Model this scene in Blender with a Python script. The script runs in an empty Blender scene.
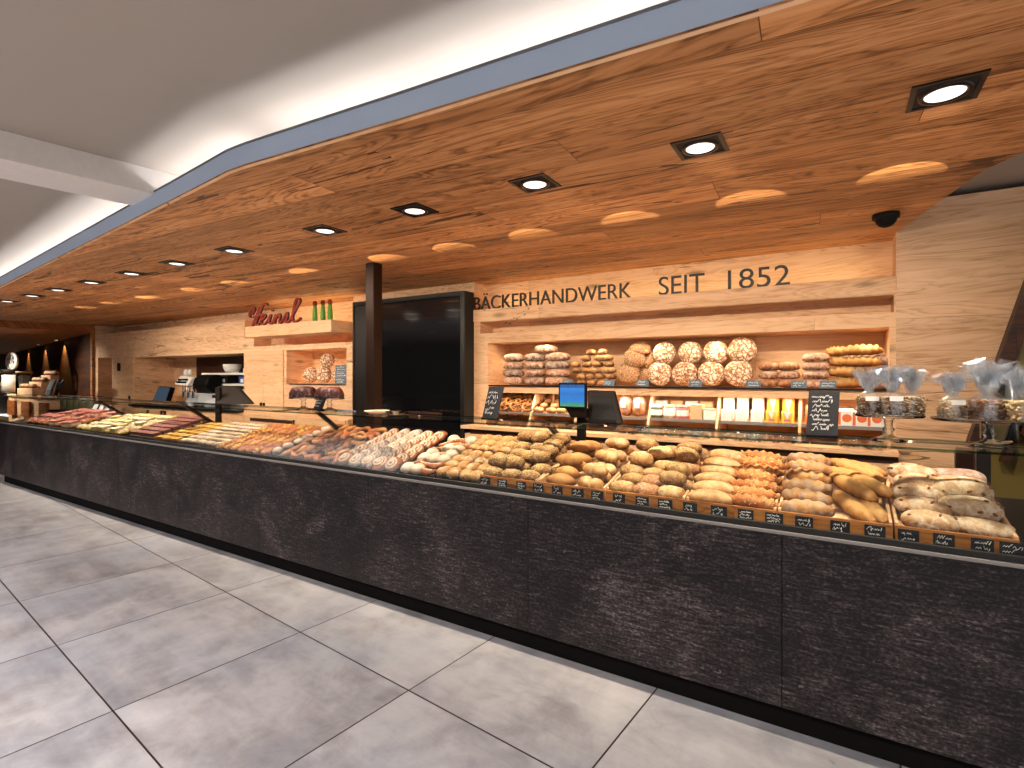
import bpy, bmesh, math, random
from mathutils import Vector, Matrix, noise as mnoise
rnd = random.Random(7)
scene = bpy.context.scene
COL = scene.collection
PI = math.pi

# ------------------------------------------------------------------ camera
EYE = 1.6
FPX = 523.0
HOR = 376.0
cA, sA = math.cos(math.radians(58.15)), math.sin(math.radians(58.15))
def ray(x, y):
    u = (x-512)/FPX; v = (HOR-y)/FPX
    return (-cA+u*sA, sA+u*cA, v)
def at(x, y, Y):
    d = ray(x, y); t = Y/d[1]
    return Vector((d[0]*t, Y, EYE+d[2]*t))
def atz(x, y, z):
    d = ray(x, y); t = (z-EYE)/d[2]
    return Vector((d[0]*t, d[1]*t, z))
cam = bpy.data.cameras.new('camera')
cam.sensor_width = 36; cam.lens = FPX/1024*36; cam.shift_y = -8/1024
cam.clip_start = 0.05; cam.clip_end = 200
co = bpy.data.objects.new('camera', cam); COL.objects.link(co)
co.location = (0, 0, EYE); co.rotation_euler = (PI/2, 0, math.asin(cA))
scene.camera = co
scene.view_settings.view_transform = 'Standard'
scene.view_settings.look = 'None'
scene.view_settings.gamma = 1
scene.view_settings.use_curve_mapping = False
scene.view_settings.exposure = 0.12

# ------------------------------------------------------------------ materials
def lin(h):
    if isinstance(h, str):
        h = h.lstrip('#'); h = [int(h[i:i+2], 16)/255 for i in (0, 2, 4)]
    return tuple((c/12.92 if c <= .04045 else ((c+.055)/1.055)**2.4) for c in h)+(1,)
class NT:
    def __init__(s, name):
        s.m = bpy.data.materials.new(name); s.m.use_nodes = True
        s.t = s.m.node_tree; s.t.nodes.clear()
        s.out = s.t.nodes.new('ShaderNodeOutputMaterial')
    def n(s, typ, **kw):
        nd = s.t.nodes.new(typ)
        for k, v in kw.items(): setattr(nd, k, v)
        return nd
    def l(s, a, b): s.t.links.new(a, b)
    def put(s, inp, v):
        if isinstance(v, bpy.types.NodeSocket): s.l(v, inp)
        else: inp.default_value = v
    def math(s, op, a, b=None, c=None, clamp=False):
        nd = s.n('ShaderNodeMath', operation=op, use_clamp=clamp)
        s.put(nd.inputs[0], a)
        if b is not None: s.put(nd.inputs[1], b)
        if c is not None: s.put(nd.inputs[2], c)
        return nd.outputs[0]
    def mix(s, f, a, b, blend='MIX'):
        nd = s.n('ShaderNodeMix', data_type='RGBA', blend_type=blend)
        s.put(nd.inputs[0], f); s.put(nd.inputs[6], a); s.put(nd.inputs[7], b)
        return nd.outputs[2]
    def ramp(s, f, stops):
        nd = s.n('ShaderNodeValToRGB'); e = nd.color_ramp.elements
        while len(e) > 1: e.remove(e[-1])
        e[0].position, e[0].color = stops[0]
        for p, c in stops[1:]:
            k = e.new(p); k.color = c
        s.put(nd.inputs[0], f); return nd.outputs[0]
    def noise(s, vec, scale=5, detail=4, rough=.55, dist=0):
        nd = s.n('ShaderNodeTexNoise')
        if vec is not None: s.l(vec, nd.inputs['Vector'])
        nd.inputs['Scale'].default_value = scale; nd.inputs['Detail'].default_value = detail
        nd.inputs['Roughness'].default_value = rough; nd.inputs['Distortion'].default_value = dist
        return nd.outputs[0]
    def vscale(s, vec, sc, off=None):
        nd = s.n('ShaderNodeVectorMath', operation='MULTIPLY'); s.put(nd.inputs[0], vec); nd.inputs[1].default_value = sc
        o = nd.outputs[0]
        if off is not None:
            a = s.n('ShaderNodeVectorMath', operation='ADD'); s.l(o, a.inputs[0]); s.put(a.inputs[1], off); o = a.outputs[0]
        return o
    def bump(s, h, strength=.2, dist=.01):
        nd = s.n('ShaderNodeBump'); nd.inputs['Strength'].default_value = strength; nd.inputs['Distance'].default_value = dist
        s.l(h, nd.inputs['Height']); return nd.outputs[0]
    def bsdf(s, color, rough=.5, normal=None, metal=0, spec=.5, **kw):
        b = s.n('ShaderNodeBsdfPrincipled')
        s.put(b.inputs['Base Color'], color); s.put(b.inputs['Roughness'], rough)
        b.inputs['Metallic'].default_value = metal; b.inputs['Specular IOR Level'].default_value = spec
        if normal is not None: s.l(normal, b.inputs['Normal'])
        for k, v in kw.items(): s.put(b.inputs[k.replace('_', ' ')], v)
        s.l(b.outputs[0], s.out.inputs[0]); return b
    def pos(s): return s.n('ShaderNodeNewGeometry').outputs['Position']
    def obj(s): return s.n('ShaderNodeTexCoord').outputs['Object']
    def rand(s): return s.n('ShaderNodeObjectInfo').outputs['Random']

M = {}
def plain(name, col, rough=.5, metal=0, spec=.5, var=0.08, scale=30, bump=0):
    t = NT(name); c = lin(col)
    n = t.noise(t.obj(), scale, 3)
    cc = t.mix(n, tuple(x*(1-var) for x in c[:3])+(1,), tuple(min(1, x*(1+var)) for x in c[:3])+(1,))
    t.bsdf(cc, rough, t.bump(n, bump, .002) if bump else None, metal, spec)
    M[name] = t.m; return t.m

def wood(name, light, mid, dark, L=2.4, W=.42, plane='XZ', seam=.0025, tone=.35, rough=.5, rot=0, crack=.6, spec=.35, con=.3):
    """oak boards with cathedral figure, drying cracks and knots; boards run along world X"""
    t = NT(name); sp = t.n('ShaderNodeSeparateXYZ'); t.l(t.pos(), sp.inputs[0])
    x, y, z = sp.outputs
    if plane == 'XY':
        u = t.math('ADD', x, t.math('MULTIPLY', y, rot)); v = t.math('SUBTRACT', y, t.math('MULTIPLY', x, rot))
        v = t.math('ADD', v, t.math('MULTIPLY', z, .9))
    else:
        u = t.math('ADD', x, y); v = t.math('ADD', z, t.math('MULTIPLY', y, .06))
    row = t.math('FLOOR', t.math('DIVIDE', v, W)); u = t.math('ADD', u, t.math('MULTIPLY', t.math('FRACT', t.math('MULTIPLY', row, .618)), L))
    cb = t.n('ShaderNodeCombineXYZ'); t.l(u, cb.inputs[0]); t.l(v, cb.inputs[1]); P = cb.outputs[0]
    br = t.n('ShaderNodeTexBrick'); br.offset = 0
    t.l(P, br.inputs['Vector']); br.inputs['Color1'].default_value = (0, 0, 0, 1); br.inputs['Color2'].default_value = (1, 1, 1, 1)
    br.inputs['Mortar'].default_value = (.5, .5, .5, 1); br.inputs['Scale'].default_value = 1
    br.inputs['Mortar Size'].default_value = seam; br.inputs['Brick Width'].default_value = L; br.inputs['Row Height'].default_value = W
    br.inputs['Mortar Smooth'].default_value = .3
    rv = br.outputs['Color']
    off = t.vscale(rv, (17.3, 9.1, 5.7))
    def warp(sc):
        a = t.vscale(P, sc); ad = t.n('ShaderNodeVectorMath', operation='ADD'); t.l(a, ad.inputs[0]); t.l(off, ad.inputs[1]); return ad.outputs[0]
    big = t.noise(warp((.55, 4.0, 1)), 1.0, 5, .55, 1.2)
    rings = t.math('ABSOLUTE', t.math('SINE', t.math('MULTIPLY', big, 46)))
    fine = t.noise(warp((3, 60, 1)), 1, 3, .6)
    med = t.noise(warp((1.0, 13, 1)), 1, 5, .6, .4)
    f = t.math('ADD', t.math('MULTIPLY', rings, .22), t.math('MULTIPLY', med, .55))
    f = t.math('ADD', f, t.math('MULTIPLY', fine, .3))
    stk = t.noise(warp((.35, 6, 1)), 1, 4, .55, .6)
    f = t.math('ADD', f, t.math('MULTIPLY', t.math('SUBTRACT', stk, .5), .5))
    col = t.ramp(f, [(.56-con*.55, lin(dark)), (.56, lin(mid)), (.56+con*.6, lin(light))])
    sat = t.n('ShaderNodeSeparateColor'); t.l(rv, sat.inputs[0])
    tonev = t.math('ADD', 1-tone*.5, t.math('MULTIPLY', sat.outputs[0], tone))
    tc = t.n('ShaderNodeCombineColor'); t.l(tonev, tc.inputs[0]); t.l(tonev, tc.inputs[1]); t.l(tonev, tc.inputs[2])
    col = t.mix(1, col, tc.outputs[0], 'MULTIPLY')
    # drying cracks
    cn = t.noise(warp((.3, 2.6, 1)), 1.0, 5, .55, .4)
    ck = t.math('LESS_THAN', t.math('ABSOLUTE', t.math('SUBTRACT', cn, .47)), .006*crack)
    cm = t.math('GREATER_THAN', t.noise(warp((.45, 1.5, 1)), 1, 2), .52)
    ck = t.math('MULTIPLY', ck, cm)
    # knots
    vo = t.n('ShaderNodeTexVoronoi'); t.l(warp((1.3, 4.2, 1)), vo.inputs['Vector']); vo.inputs['Scale'].default_value = 1
    kd = t.math('ADD', vo.outputs['Distance'], t.math('MULTIPLY', med, .16))
    kn = t.math('SUBTRACT', 1, t.math('DIVIDE', t.math('SUBTRACT', kd, .10), .12), clamp=True)
    kn = t.math('MULTIPLY', kn, .75, clamp=True)
    dk = t.math('MAXIMUM', t.math('MULTIPLY', ck, .85), kn)
    dk = t.math('MAXIMUM', dk, t.math('MULTIPLY', br.outputs['Fac'], .8))
    col = t.mix(dk, col, tuple(c*.28 for c in lin(dark)[:3])+(1,))
    t.bsdf(col, rough, t.bump(t.math('SUBTRACT', f, dk), .12, .004), 0, spec)
    M[name] = t.m; return t.m

wood('oak_ceiling', '#d49b69', '#b87c4a', '#754826', 3.6, .30, 'XY', .0022, .45, .55, .043, 1.8, .3, .36)
wood('oak_wall', '#efcaa4', '#deb28a', '#b3855c', 9.0, .46, 'XZ', .0012, .25, .5, 0, 1.0, .3, .5)
wood('oak_light', '#efc8a0', '#e2b488', '#bd8b5c', 4.0, .6, 'XZ', .0006, .15, .5, 0, .4, .3, .6)
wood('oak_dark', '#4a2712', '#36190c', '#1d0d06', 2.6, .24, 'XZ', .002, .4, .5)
wood('oak_soffit', '#a66432', '#8f5126', '#6b3817', 2.6, .34, 'XY', .0018, .4, .55)
wood('oak_strip', '#b87a34', '#a4662a', '#7d4a1c', 3.0, .5, 'XZ', .0004, .15, .5)
plain('white_plaster', '#a1978d', .9, 0, .1, .02, 4)
plain('lip_grey', '#6a6c70', .7)
plain('beam_white', '#cfc8c1', .85)
plain('fascia_blue_cast', '#b2c4da', .6, 0, .3, .05, 3)  # blue cast of daylight is put into this white-blue paint colour
plain('shop_wall', '#4a433d', .9)
plain('white_trim', '#e4e0db', .6)
plain('black_metal', '#17120f', .4, .3)
plain('plinth_black', '#0b0807', .8, 0, .1)
plain('matt_black', '#141210', .75)
plain('brown_steel', '#2a1910', .35, .6, .5, .15, 12)
plain('dark_deck', '#120f0e', .3, 0, .5, .2, 40)
plain('grey_edge', '#8a8480', .45, .3)
plain('mill_silver', '#c6c1b8', .35, .2)
plain('chrome', '#c9c9cc', .18, 1)
plain('chalkboard', '#1a1a1e', .55, 0, .4)
plain('chalk', '#f2f0ea', .8)
plain('slate_tag', '#5c6c7c', .6)
plain('plastic_black', '#0a0909', .55, 0, .12)
plain('plastic_brown', '#18110d', .6, 0, .12)
plain('plastic_grey', '#aeb2b8', .4)
plain('white_pack', '#efebe4', .55, 0, .4, .03)
plain('yellow_pack', '#eebb3a', .45)
plain('blue_pack', '#274f9e', .4)
plain('orange_print', '#dd7038', .5)
plain('pink_print', '#c87888', .5)
plain('red_script', '#a5402f', .5)
plain('dark_script', '#3a1620', .5)
plain('letter_black', '#1a1512', .5)
plain('green_paint', '#5a9a2c', .45)
plain('red_paint', '#7e1512', .4)
plain('plate_pink', '#e3b39a', .4)
plain('tan_pack', '#d8b184', .5)
plain('olive_jar', '#4d4a30', .35)
plain('pink_jar', '#b5606a', .4)
plain('cork', '#9d7850', .8)
plain('olive_panel', '#6a5a2c', .3, 0, .6)

def glass(name, tint=(.93, .97, .95), refl=.9, minr=.04):
    t = NT(name)
    tr = t.n('ShaderNodeBsdfTransparent'); tr.inputs[0].default_value = tint+(1,)
    gl = t.n('ShaderNodeBsdfGlossy'); gl.inputs[0].default_value = (1, 1, 1, 1); gl.inputs['Roughness'].default_value = .02
    fr = t.n('ShaderNodeFresnel'); fr.inputs[0].default_value = 1.4
    mx = t.n('ShaderNodeMixShader'); t.l(t.math('MULTIPLY', fr.outputs[0], refl), mx.inputs[0])
    t.l(tr.outputs[0], mx.inputs[1]); t.l(gl.outputs[0], mx.inputs[2]); t.l(mx.outputs[0], t.out.inputs[0])
    M[name] = t.m
glass('pane_glass', (.98, .99, .985), .2)
glass('shelf_glass', (.94, .965, .95), .38)
glass('glass_edge', (.25, .38, .33), .8)
glass('clear_glass', (.90, .93, .93), 1.0)

def cello():
    t = NT('cellophane')
    tr = t.n('ShaderNodeBsdfTransparent'); tr.inputs[0].default_value = (.93, .95, .97, 1)
    gl = t.n('ShaderNodeBsdfGlossy'); gl.inputs[0].default_value = (.95, .97, 1, 1); gl.inputs['Roughness'].default_value = .2
    df = t.n('ShaderNodeBsdfTranslucent'); df.inputs[0].default_value = (.85, .88, .92, 1)
    m1 = t.n('ShaderNodeMixShader'); m1.inputs[0].default_value = .25; t.l(gl.outputs[0], m1.inputs[1]); t.l(df.outputs[0], m1.inputs[2])
    lw = t.n('ShaderNodeLayerWeight'); lw.inputs[0].default_value = .35
    mx = t.n('ShaderNodeMixShader'); t.l(t.math('ADD', .13, t.math('MULTIPLY', lw.outputs['Facing'], .5)), mx.inputs[0])
    t.l(tr.outputs[0], mx.inputs[1]); t.l(m1.outputs[0], mx.inputs[2]); t.l(mx.outputs[0], t.out.inputs[0]); M['cellophane'] = t.m
cello()

def emis(name, col, st):
    t = NT(name); e = t.n('ShaderNodeEmission'); e.inputs[0].default_value = lin(col); e.inputs[1].default_value = st
    t.l(e.outputs[0], t.out.inputs[0]); M[name] = t.m
emis('lamp_glow', '#fff6ea', 1.7)
emis('spot_glow', '#ffe2b0', 6.0)
emis('led_white', '#f4f6ff', 6.0)
emis('led_warm', '#ffcf85', 3.0)

def screen():
    t = NT('screen_blue'); sp = t.n('ShaderNodeSeparateXYZ'); t.l(t.n('ShaderNodeTexCoord').outputs['Generated'], sp.inputs[0])
    z = sp.outputs[2]
    n = t.noise(t.vscale(t.n('ShaderNodeTexCoord').outputs['Generated'], (5, 1, 3)), 2, 2)
    c = t.ramp(z, [(0, lin('#6aa84a')), (.14, lin('#3f9a6a')), (.2, lin('#2f86d8')), (.6, lin('#2c6fd0')), (.82, lin('#3d90e4')), (.88, lin('#1d3f94')), (1, lin('#23489c'))])
    c = t.mix(t.math('MULTIPLY', n, .35), c, lin('#7cc0f4'))
    e = t.n('ShaderNodeEmission'); t.l(c, e.inputs[0]); e.inputs[1].default_value = .85; t.l(e.outputs[0], t.out.inputs[0]); M['screen_blue'] = t.m
screen()
def screen2():
    t = NT('screen_dull'); e = t.n('ShaderNodeEmission'); e.inputs[0].default_value = lin('#4b5a6a'); e.inputs[1].default_value = .6
    t.l(e.outputs[0], t.out.inputs[0]); M['screen_dull'] = t.m
screen2()

def floor_mat():
    t = NT('stone_tiles'); a = math.radians(5.4)
    sp = t.n('ShaderNodeSeparateXYZ'); t.l(t.pos(), sp.inputs[0]); x, y, z = sp.outputs
    u = t.math('ADD', t.math('MULTIPLY', x, -math.cos(a)), t.math('MULTIPLY', y, math.sin(a)))
    v = t.math('ADD', t.math('MULTIPLY', x, math.sin(a)), t.math('MULTIPLY', y, math.cos(a)))
    cb = t.n('ShaderNodeCombineXYZ')
    t.l(t.math('ADD', u, 39.97), cb.inputs[0]); t.l(t.math('ADD', v, 40*.965-1.80), cb.inputs[1])
    P = cb.outputs[0]
    br = t.n('ShaderNodeTexBrick'); br.offset = 0; t.l(P, br.inputs['Vector'])
    br.inputs['Scale'].default_value = 1; br.inputs['Brick Width'].default_value = 1.0; br.inputs['Row Height'].default_value = .965
    br.inputs['Mortar Size'].default_value = .0042; br.inputs['Mortar Smooth'].default_value = .1
    br.inputs['Color1'].default_value = (0, 0, 0, 1); br.inputs['Color2'].default_value = (1, 1, 1, 1)
    off = t.vscale(br.outputs['Color'], (7.1, 3.3, 5))
    ad = t.n('ShaderNodeVectorMath', operation='ADD'); t.l(P, ad.inputs[0]); t.l(off, ad.inputs[1]); Q = ad.outputs[0]
    n1 = t.noise(Q, 1.6, 7, .6, .6); n2 = t.noise(Q, 5.5, 6, .62, .5); n3 = t.noise(Q, 90, 3)
    st = t.noise(t.vscale(Q, (1.2, 9, 1)), 1, 6, .65)
    f = t.math('ADD', t.math('MULTIPLY', n1, .55), t.math('ADD', t.math('MULTIPLY', n2, .3), t.math('MULTIPLY', st, .2)))
    col = t.ramp(f, [(.34, lin('#686364')), (.46, lin('#8c8889')), (.57, lin('#a7a3a3')), (.72, lin('#bbb7b6'))])
    cool = t.noise(P, 1.1, 4, .5); col = t.mix(t.math('MULTIPLY', t.math('SUBTRACT', cool, .45, clamp=True), 1.6, clamp=True), col, lin('#8b93a0'))
    rs = t.math('MULTIPLY', t.math('SUBTRACT', t.noise(Q, 2.3, 6, .65, 1.0), .6, clamp=True), 4.0, clamp=True)
    col = t.mix(t.math('MULTIPLY', rs, .5), col, lin('#7a5a3c'))
    col = t.mix(t.math('MULTIPLY', n3, .12), col, lin('#5c5753'))
    col = t.mix(br.outputs['Fac'], col, lin('#251e19'))
    h = t.math('SUBTRACT', t.math('ADD', t.math('MULTIPLY', n2, .5), t.math('MULTIPLY', st, .4)), t.math('MULTIPLY', br.outputs['Fac'], .8))
    ro = t.math('ADD', .20, t.math('MULTIPLY', n1, .25))
    t.bsdf(col, ro, t.bump(h, .16, .012), 0, .45); M['stone_tiles'] = t.m
floor_mat()

def slate():
    t = NT('brushed_slate'); P = t.pos()
    a = t.noise(t.vscale(P, (12, 12, 85)), 1, 7, .75, .3)
    b = t.noise(t.vscale(P, (60, 60, 90)), 1, 5, .7)
    c = t.noise(P, 2.2, 5, .6, .8)
    f = t.math('ADD', t.math('MULTIPLY', a, .5), t.math('ADD', t.math('MULTIPLY', b, .45), t.math('MULTIPLY', c, .25)))
    col = t.ramp(f, [(.47, lin('#040303')), (.57, lin('#140f0f')), (.64, lin('#332b2b')), (.75, lin('#766b6b'))])
    sp = t.math('GREATER_THAN', t.noise(P, 26, 2, .5), .755)
    col = t.mix(t.math('MULTIPLY', sp, .5), col, lin('#777070'))
    t.bsdf(col, t.math('ADD', .35, t.math('MULTIPLY', a, .35)), t.bump(f, .5, .008), 0, .28); M['brushed_slate'] = t.m
slate()

def crust(name, top, mid, low, flour=0, flourcol='#efe0c8', H=.07, speck=0, rough=.55, var=.25):
    """baked crust: pale top, base darkened as painted contact shade, blotches; optional flour"""
    t = NT(name); O = t.obj(); sp = t.n('ShaderNodeSeparateXYZ'); t.l(O, sp.inputs[0])
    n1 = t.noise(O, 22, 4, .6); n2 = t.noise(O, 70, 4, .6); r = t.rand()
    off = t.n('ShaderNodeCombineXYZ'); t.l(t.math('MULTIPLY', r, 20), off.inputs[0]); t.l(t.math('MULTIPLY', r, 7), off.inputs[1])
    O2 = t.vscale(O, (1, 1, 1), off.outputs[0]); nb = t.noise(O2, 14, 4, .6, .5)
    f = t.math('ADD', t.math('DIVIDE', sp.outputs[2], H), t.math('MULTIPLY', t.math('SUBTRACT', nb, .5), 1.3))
    dk = tuple(c*.45 for c in lin(low)[:3])+(1,)  # extra dark low stop: contact shade put into the crust colour
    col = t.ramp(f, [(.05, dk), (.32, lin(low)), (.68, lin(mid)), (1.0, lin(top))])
    tone = t.math('ADD', 1-var*.5, t.math('MULTIPLY', r, var))
    tc = t.n('ShaderNodeCombineColor'); [t.l(tone, tc.inputs[i]) for i in range(3)]
    col = t.mix(1, col, tc.outputs[0], 'MULTIPLY')
    col = t.mix(1, col, (.74, .70, .66, 1), 'MULTIPLY')
    if flour:
        fm = t.math('MULTIPLY', t.math('SUBTRACT', t.noise(O2, 28, 5, .65, .8), .62-flour*.3, clamp=True), 5, clamp=True)
        geo = t.n('ShaderNodeNewGeometry'); gz = t.n('ShaderNodeSeparateXYZ'); t.l(geo.outputs['Normal'], gz.inputs[0])
        col = t.mix(t.math('MULTIPLY', fm, min(.9, flour)), col, lin(flourcol))
    if speck:
        vo = t.n('ShaderNodeTexVoronoi'); t.l(O2, vo.inputs['Vector']); vo.inputs['Scale'].default_value = 170
        sm = t.math('LESS_THAN', vo.outputs['Distance'], .30)
        col = t.mix(t.math('MULTIPLY', sm, speck), col, lin('#3a2a1e'))
    t.bsdf(col, rough, t.bump(t.math('ADD', n1, t.math('MULTIPLY', n2, .5)), .35, .006), 0, .35); M[name] = t.m
crust('crust_gold', '#dca866', '#c18644', '#8e5726', .15)
crust('crust_pale', '#e6c088', '#cb965a', '#97602e', .35)
crust('crust_seed', '#d2a76e', '#ad7d46', '#784c26', .3, speck=.6)
crust('crust_orange', '#dd9d5a', '#c06f32', '#8a451a', .25, '#f4dcae')
crust('crust_poppy', '#d8a566', '#b77b3e', '#7e4c24', .6, '#9c938c')
crust('crust_rustic', '#e0b486', '#c08a58', '#8d5830', .6)
crust('crust_flour', '#d8b084', '#b58558', '#80512e', .7, '#ead8be')
crust('crust_rye', '#cf9d7c', '#b57c5c', '#8a5438', .65, '#e6ccb4')
crust('crust_rye_grey', '#b08c76', '#97715c', '#6f4a38', .65, '#d6c4b6')
crust('crust_brown', '#d2966a', '#b87848', '#8b522c', .4)
crust('crust_danish', '#c98545', '#b76c30', '#8d4a1e', .15)
crust('crust_plait', '#e8bd7a', '#d1954c', '#a0622a', .1)
crust('seed_yellow', '#e9d39a', '#d9bb7a', '#b08a50')
crust('seed_dark', '#5a4630', '#4a3826', '#33261a')
crust('icing_white', '#ece2d4', '#dcc9b2', '#c4a482', .2, '#ffffff')
crust('icing_grey', '#cbb9b4', '#ab918c', '#8c6e66', .4, '#f2eeee')
crust('sugar_bun', '#d9ab6c', '#c28c4a', '#8f5e28', .45, '#f8ecd8')
crust('choc_cake', '#9a6660', '#85504c', '#6d3b36', .3, '#a9837c')
crust('cream_yellow', '#f1e09a', '#ead28a', '#d2b068', .3, '#fff6dc')
crust('cream_white', '#f4ecd8', '#ecdfc4', '#d9c29a', .3, '#ffffff')
crust('berry_pink', '#cf8c84', '#bb6a62', '#8c4640', .4, '#eec4bb')
crust('fruit_yellow', '#eec878', '#e3b257', '#bd8436', .2)
crust('nuts_brown', '#9a6a42', '#7c4e2e', '#5c3820', .1)
crust('nuts_mixed', '#b59a78', '#8d6d4c', '#5b432e', .5, '#d9c7a6')
crust('nuts_pale', '#dcc59a', '#c7a878', '#a08050', .3)
crust('berry_glaze', '#6a2a26', '#4a1614', '#300b0a', .35, '#c9a8a2', H=.1, rough=.4)

def cracked():
    t = NT('crust_cracked'); O = t.obj(); r = t.rand()
    off = t.n('ShaderNodeCombineXYZ'); t.l(t.math('MULTIPLY', r, 20), off.inputs[0]); t.l(t.math('MULTIPLY', r, 9), off.inputs[2])
    O2 = t.vscale(O, (1, 1, 1), off.outputs[0])
    wn = t.n('ShaderNodeTexNoise'); t.l(O2, wn.inputs['Vector']); wn.inputs['Scale'].default_value = 16
    w = t.vscale(wn.outputs['Color'], (.09, .09, .09), O2)
    vo = t.n('ShaderNodeTexVoronoi', feature='DISTANCE_TO_EDGE'); t.l(w, vo.inputs['Vector']); vo.inputs['Scale'].default_value = 26
    n = t.noise(O2, 40, 4)
    f = t.math('ADD', vo.outputs['Distance'], t.math('MULTIPLY', t.math('SUBTRACT', n, .5), .5))
    col = t.ramp(f, [(.0, lin('#8f5c38')), (.10, lin('#c19068')), (.2, lin('#e6d3b8')), (.5, lin('#efe2cc'))])
    t.bsdf(col, .7, t.bump(f, .8, .01), 0, .25); M['crust_cracked'] = t.m
cracked()

# ------------------------------------------------------------------ mesh builder
class MB:
    def __init__(s): s.v = []; s.f = []; s.mi = []; s.sm = []
    def add(s, vs, fs, mi=0, smooth=False):
        b = len(s.v); s.v += [Vector(v) for v in vs]
        for f in fs: s.f.append([b+i for i in f]); s.mi.append(mi); s.sm.append(smooth)
        return s
    def box(s, x0, x1, y0, y1, z0, z1, mi=0):
        return s.add([(x0, y0, z0), (x1, y0, z0), (x1, y1, z0), (x0, y1, z0), (x0, y0, z1), (x1, y0, z1), (x1, y1, z1), (x0, y1, z1)],
              [(0, 3, 2, 1), (4, 5, 6, 7), (0, 1, 5, 4), (1, 2, 6, 5), (2, 3, 7, 6), (3, 0, 4, 7)], mi)
    def hexa(s, p, mi=0):   # 8 points as box order
        return s.add(p, [(0, 3, 2, 1), (4, 5, 6, 7), (0, 1, 5, 4), (1, 2, 6, 5), (2, 3, 7, 6), (3, 0, 4, 7)], mi)
    def prism(s, poly, z0, z1, mi=0):
        n = len(poly); vs = [(x, y, z0) for x, y in poly]+[(x, y, z1) for x, y in poly]
        fs = [tuple(range(n))[::-1], tuple(range(n, 2*n))]+[(i, (i+1) % n, n+(i+1) % n, n+i) for i in range(n)]
        return s.add(vs, fs, mi)
    def yprism(s, poly, y0, y1, mi=0):   # polygon in XZ
        n = len(poly); vs = [(x, y0, z) for x, z in poly]+[(x, y1, z) for x, z in poly]
        fs = [tuple(range(n)), tuple(range(n, 2*n))[::-1]]+[((i+1) % n, i, n+i, n+(i+1) % n) for i in range(n)]
        return s.add(vs, fs, mi)
    def xprism(s, poly, x0, x1, mi=0):   # polygon in YZ
        n = len(poly); vs = [(x0, y, z) for y, z in poly]+[(x1, y, z) for y, z in poly]
        fs = [tuple(range(n))[::-1], tuple(range(n, 2*n))]+[(i, (i+1) % n, n+(i+1) % n, n+i) for i in range(n)]
        return s.add(vs, fs, mi)
    def bar(s, p, q, w, h, mi=0, up=(0, 0, 1)):
        p = Vector(p); q = Vector(q); d = (q-p).normalized(); sx = d.cross(Vector(up))
        if sx.length < 1e-4: sx = d.cross(Vector((1, 0, 0)))
        sx.normalize(); sy = sx.cross(d)
        vs = []
        for e in (p, q):
            for a, b in ((-1, -1), (1, -1), (1, 1), (-1, 1)): vs.append(e+sx*a*w/2+sy*b*h/2)
        return s.add(vs, [(0, 1, 2, 3), (7, 6, 5, 4), (0, 4, 5, 1), (1, 5, 6, 2), (2, 6, 7, 3), (3, 7, 4, 0)], mi)
    def tube(s, pts, r, n=6, mi=0, closed=False):
        pts = [Vector(p) for p in pts]; N = len(pts); rr = r if isinstance(r, (list, tuple)) else [r]*N
        vs = []; prev = None
        for i, p in enumerate(pts):
            a = pts[(i-1) % N] if (closed or i > 0) else p; b = pts[(i+1) % N] if (closed or i < N-1) else p
            d = (b-a)
            d = d.normalized() if d.length > 1e-9 else Vector((0, 0, 1))
            if prev is None:
                u = d.orthogonal().normalized()
            else:
                u = prev-d*prev.dot(d)
                u = u.normalized() if u.length > 1e-6 else d.orthogonal().normalized()
            prev = u; w = d.cross(u)
            for k in range(n):
                an = 2*PI*k/n; vs.append(p+(u*math.cos(an)+w*math.sin(an))*rr[i])
        fs = []
        for i in range(N if closed else N-1):
            j = (i+1) % N
            for k in range(n): fs.append((i*n+k, i*n+(k+1) % n, j*n+(k+1) % n, j*n+k))
        if not closed:
            fs.append(tuple(range(n))[::-1]); fs.append(tuple((N-1)*n+k for k in range(n)))
        return s.add(vs, fs, mi, True)
    def cyl(s, c, r, h, n=20, mi=0, r2=None, smooth=True):
        c = Vector(c); r2 = r if r2 is None else r2
        vs = [c+Vector((r*math.cos(2*PI*k/n), r*math.sin(2*PI*k/n), 0)) for k in range(n)]
        vs += [c+Vector((r2*math.cos(2*PI*k/n), r2*math.sin(2*PI*k/n), h)) for k in range(n)]
        s.add(vs, [(k, (k+1) % n, n+(k+1) % n, n+k) for k in range(n)], mi, smooth)
        return s.add(vs, [tuple(range(n))[::-1], tuple(range(n, 2*n))], mi)
    def lathe(s, prof, c=(0, 0, 0), n=24, mi=0):
        c = Vector(c); vs = []
        for r, z in prof:
            for k in range(n): vs.append(c+Vector((r*math.cos(2*PI*k/n), r*math.sin(2*PI*k/n), z)))
        fs = []
        for i in range(len(prof)-1):
            for k in range(n): fs.append((i*n+k, i*n+(k+1) % n, (i+1)*n+(k+1) % n, (i+1)*n+k))
        return s.add(vs, fs, mi, True)
    def ell(s, c, r, nu=10, nv=6, mi=0, rot=None):
        c = Vector(c); vs = []
        for j in range(nv+1):
            th = PI*j/nv
            for i in range(nu):
                ph = 2*PI*i/nu; p = Vector((r[0]*math.sin(th)*math.cos(ph), r[1]*math.sin(th)*math.sin(ph), r[2]*math.cos(th)))
                if rot is not None: p = rot @ p
                vs.append(c+p)
        fs = []
        for j in range(nv):
            for i in range(nu): fs.append((j*nu+i, (j+1)*nu+i, (j+1)*nu+(i+1) % nu, j*nu+(i+1) % nu))
        return s.add(vs, fs, mi, True)
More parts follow.
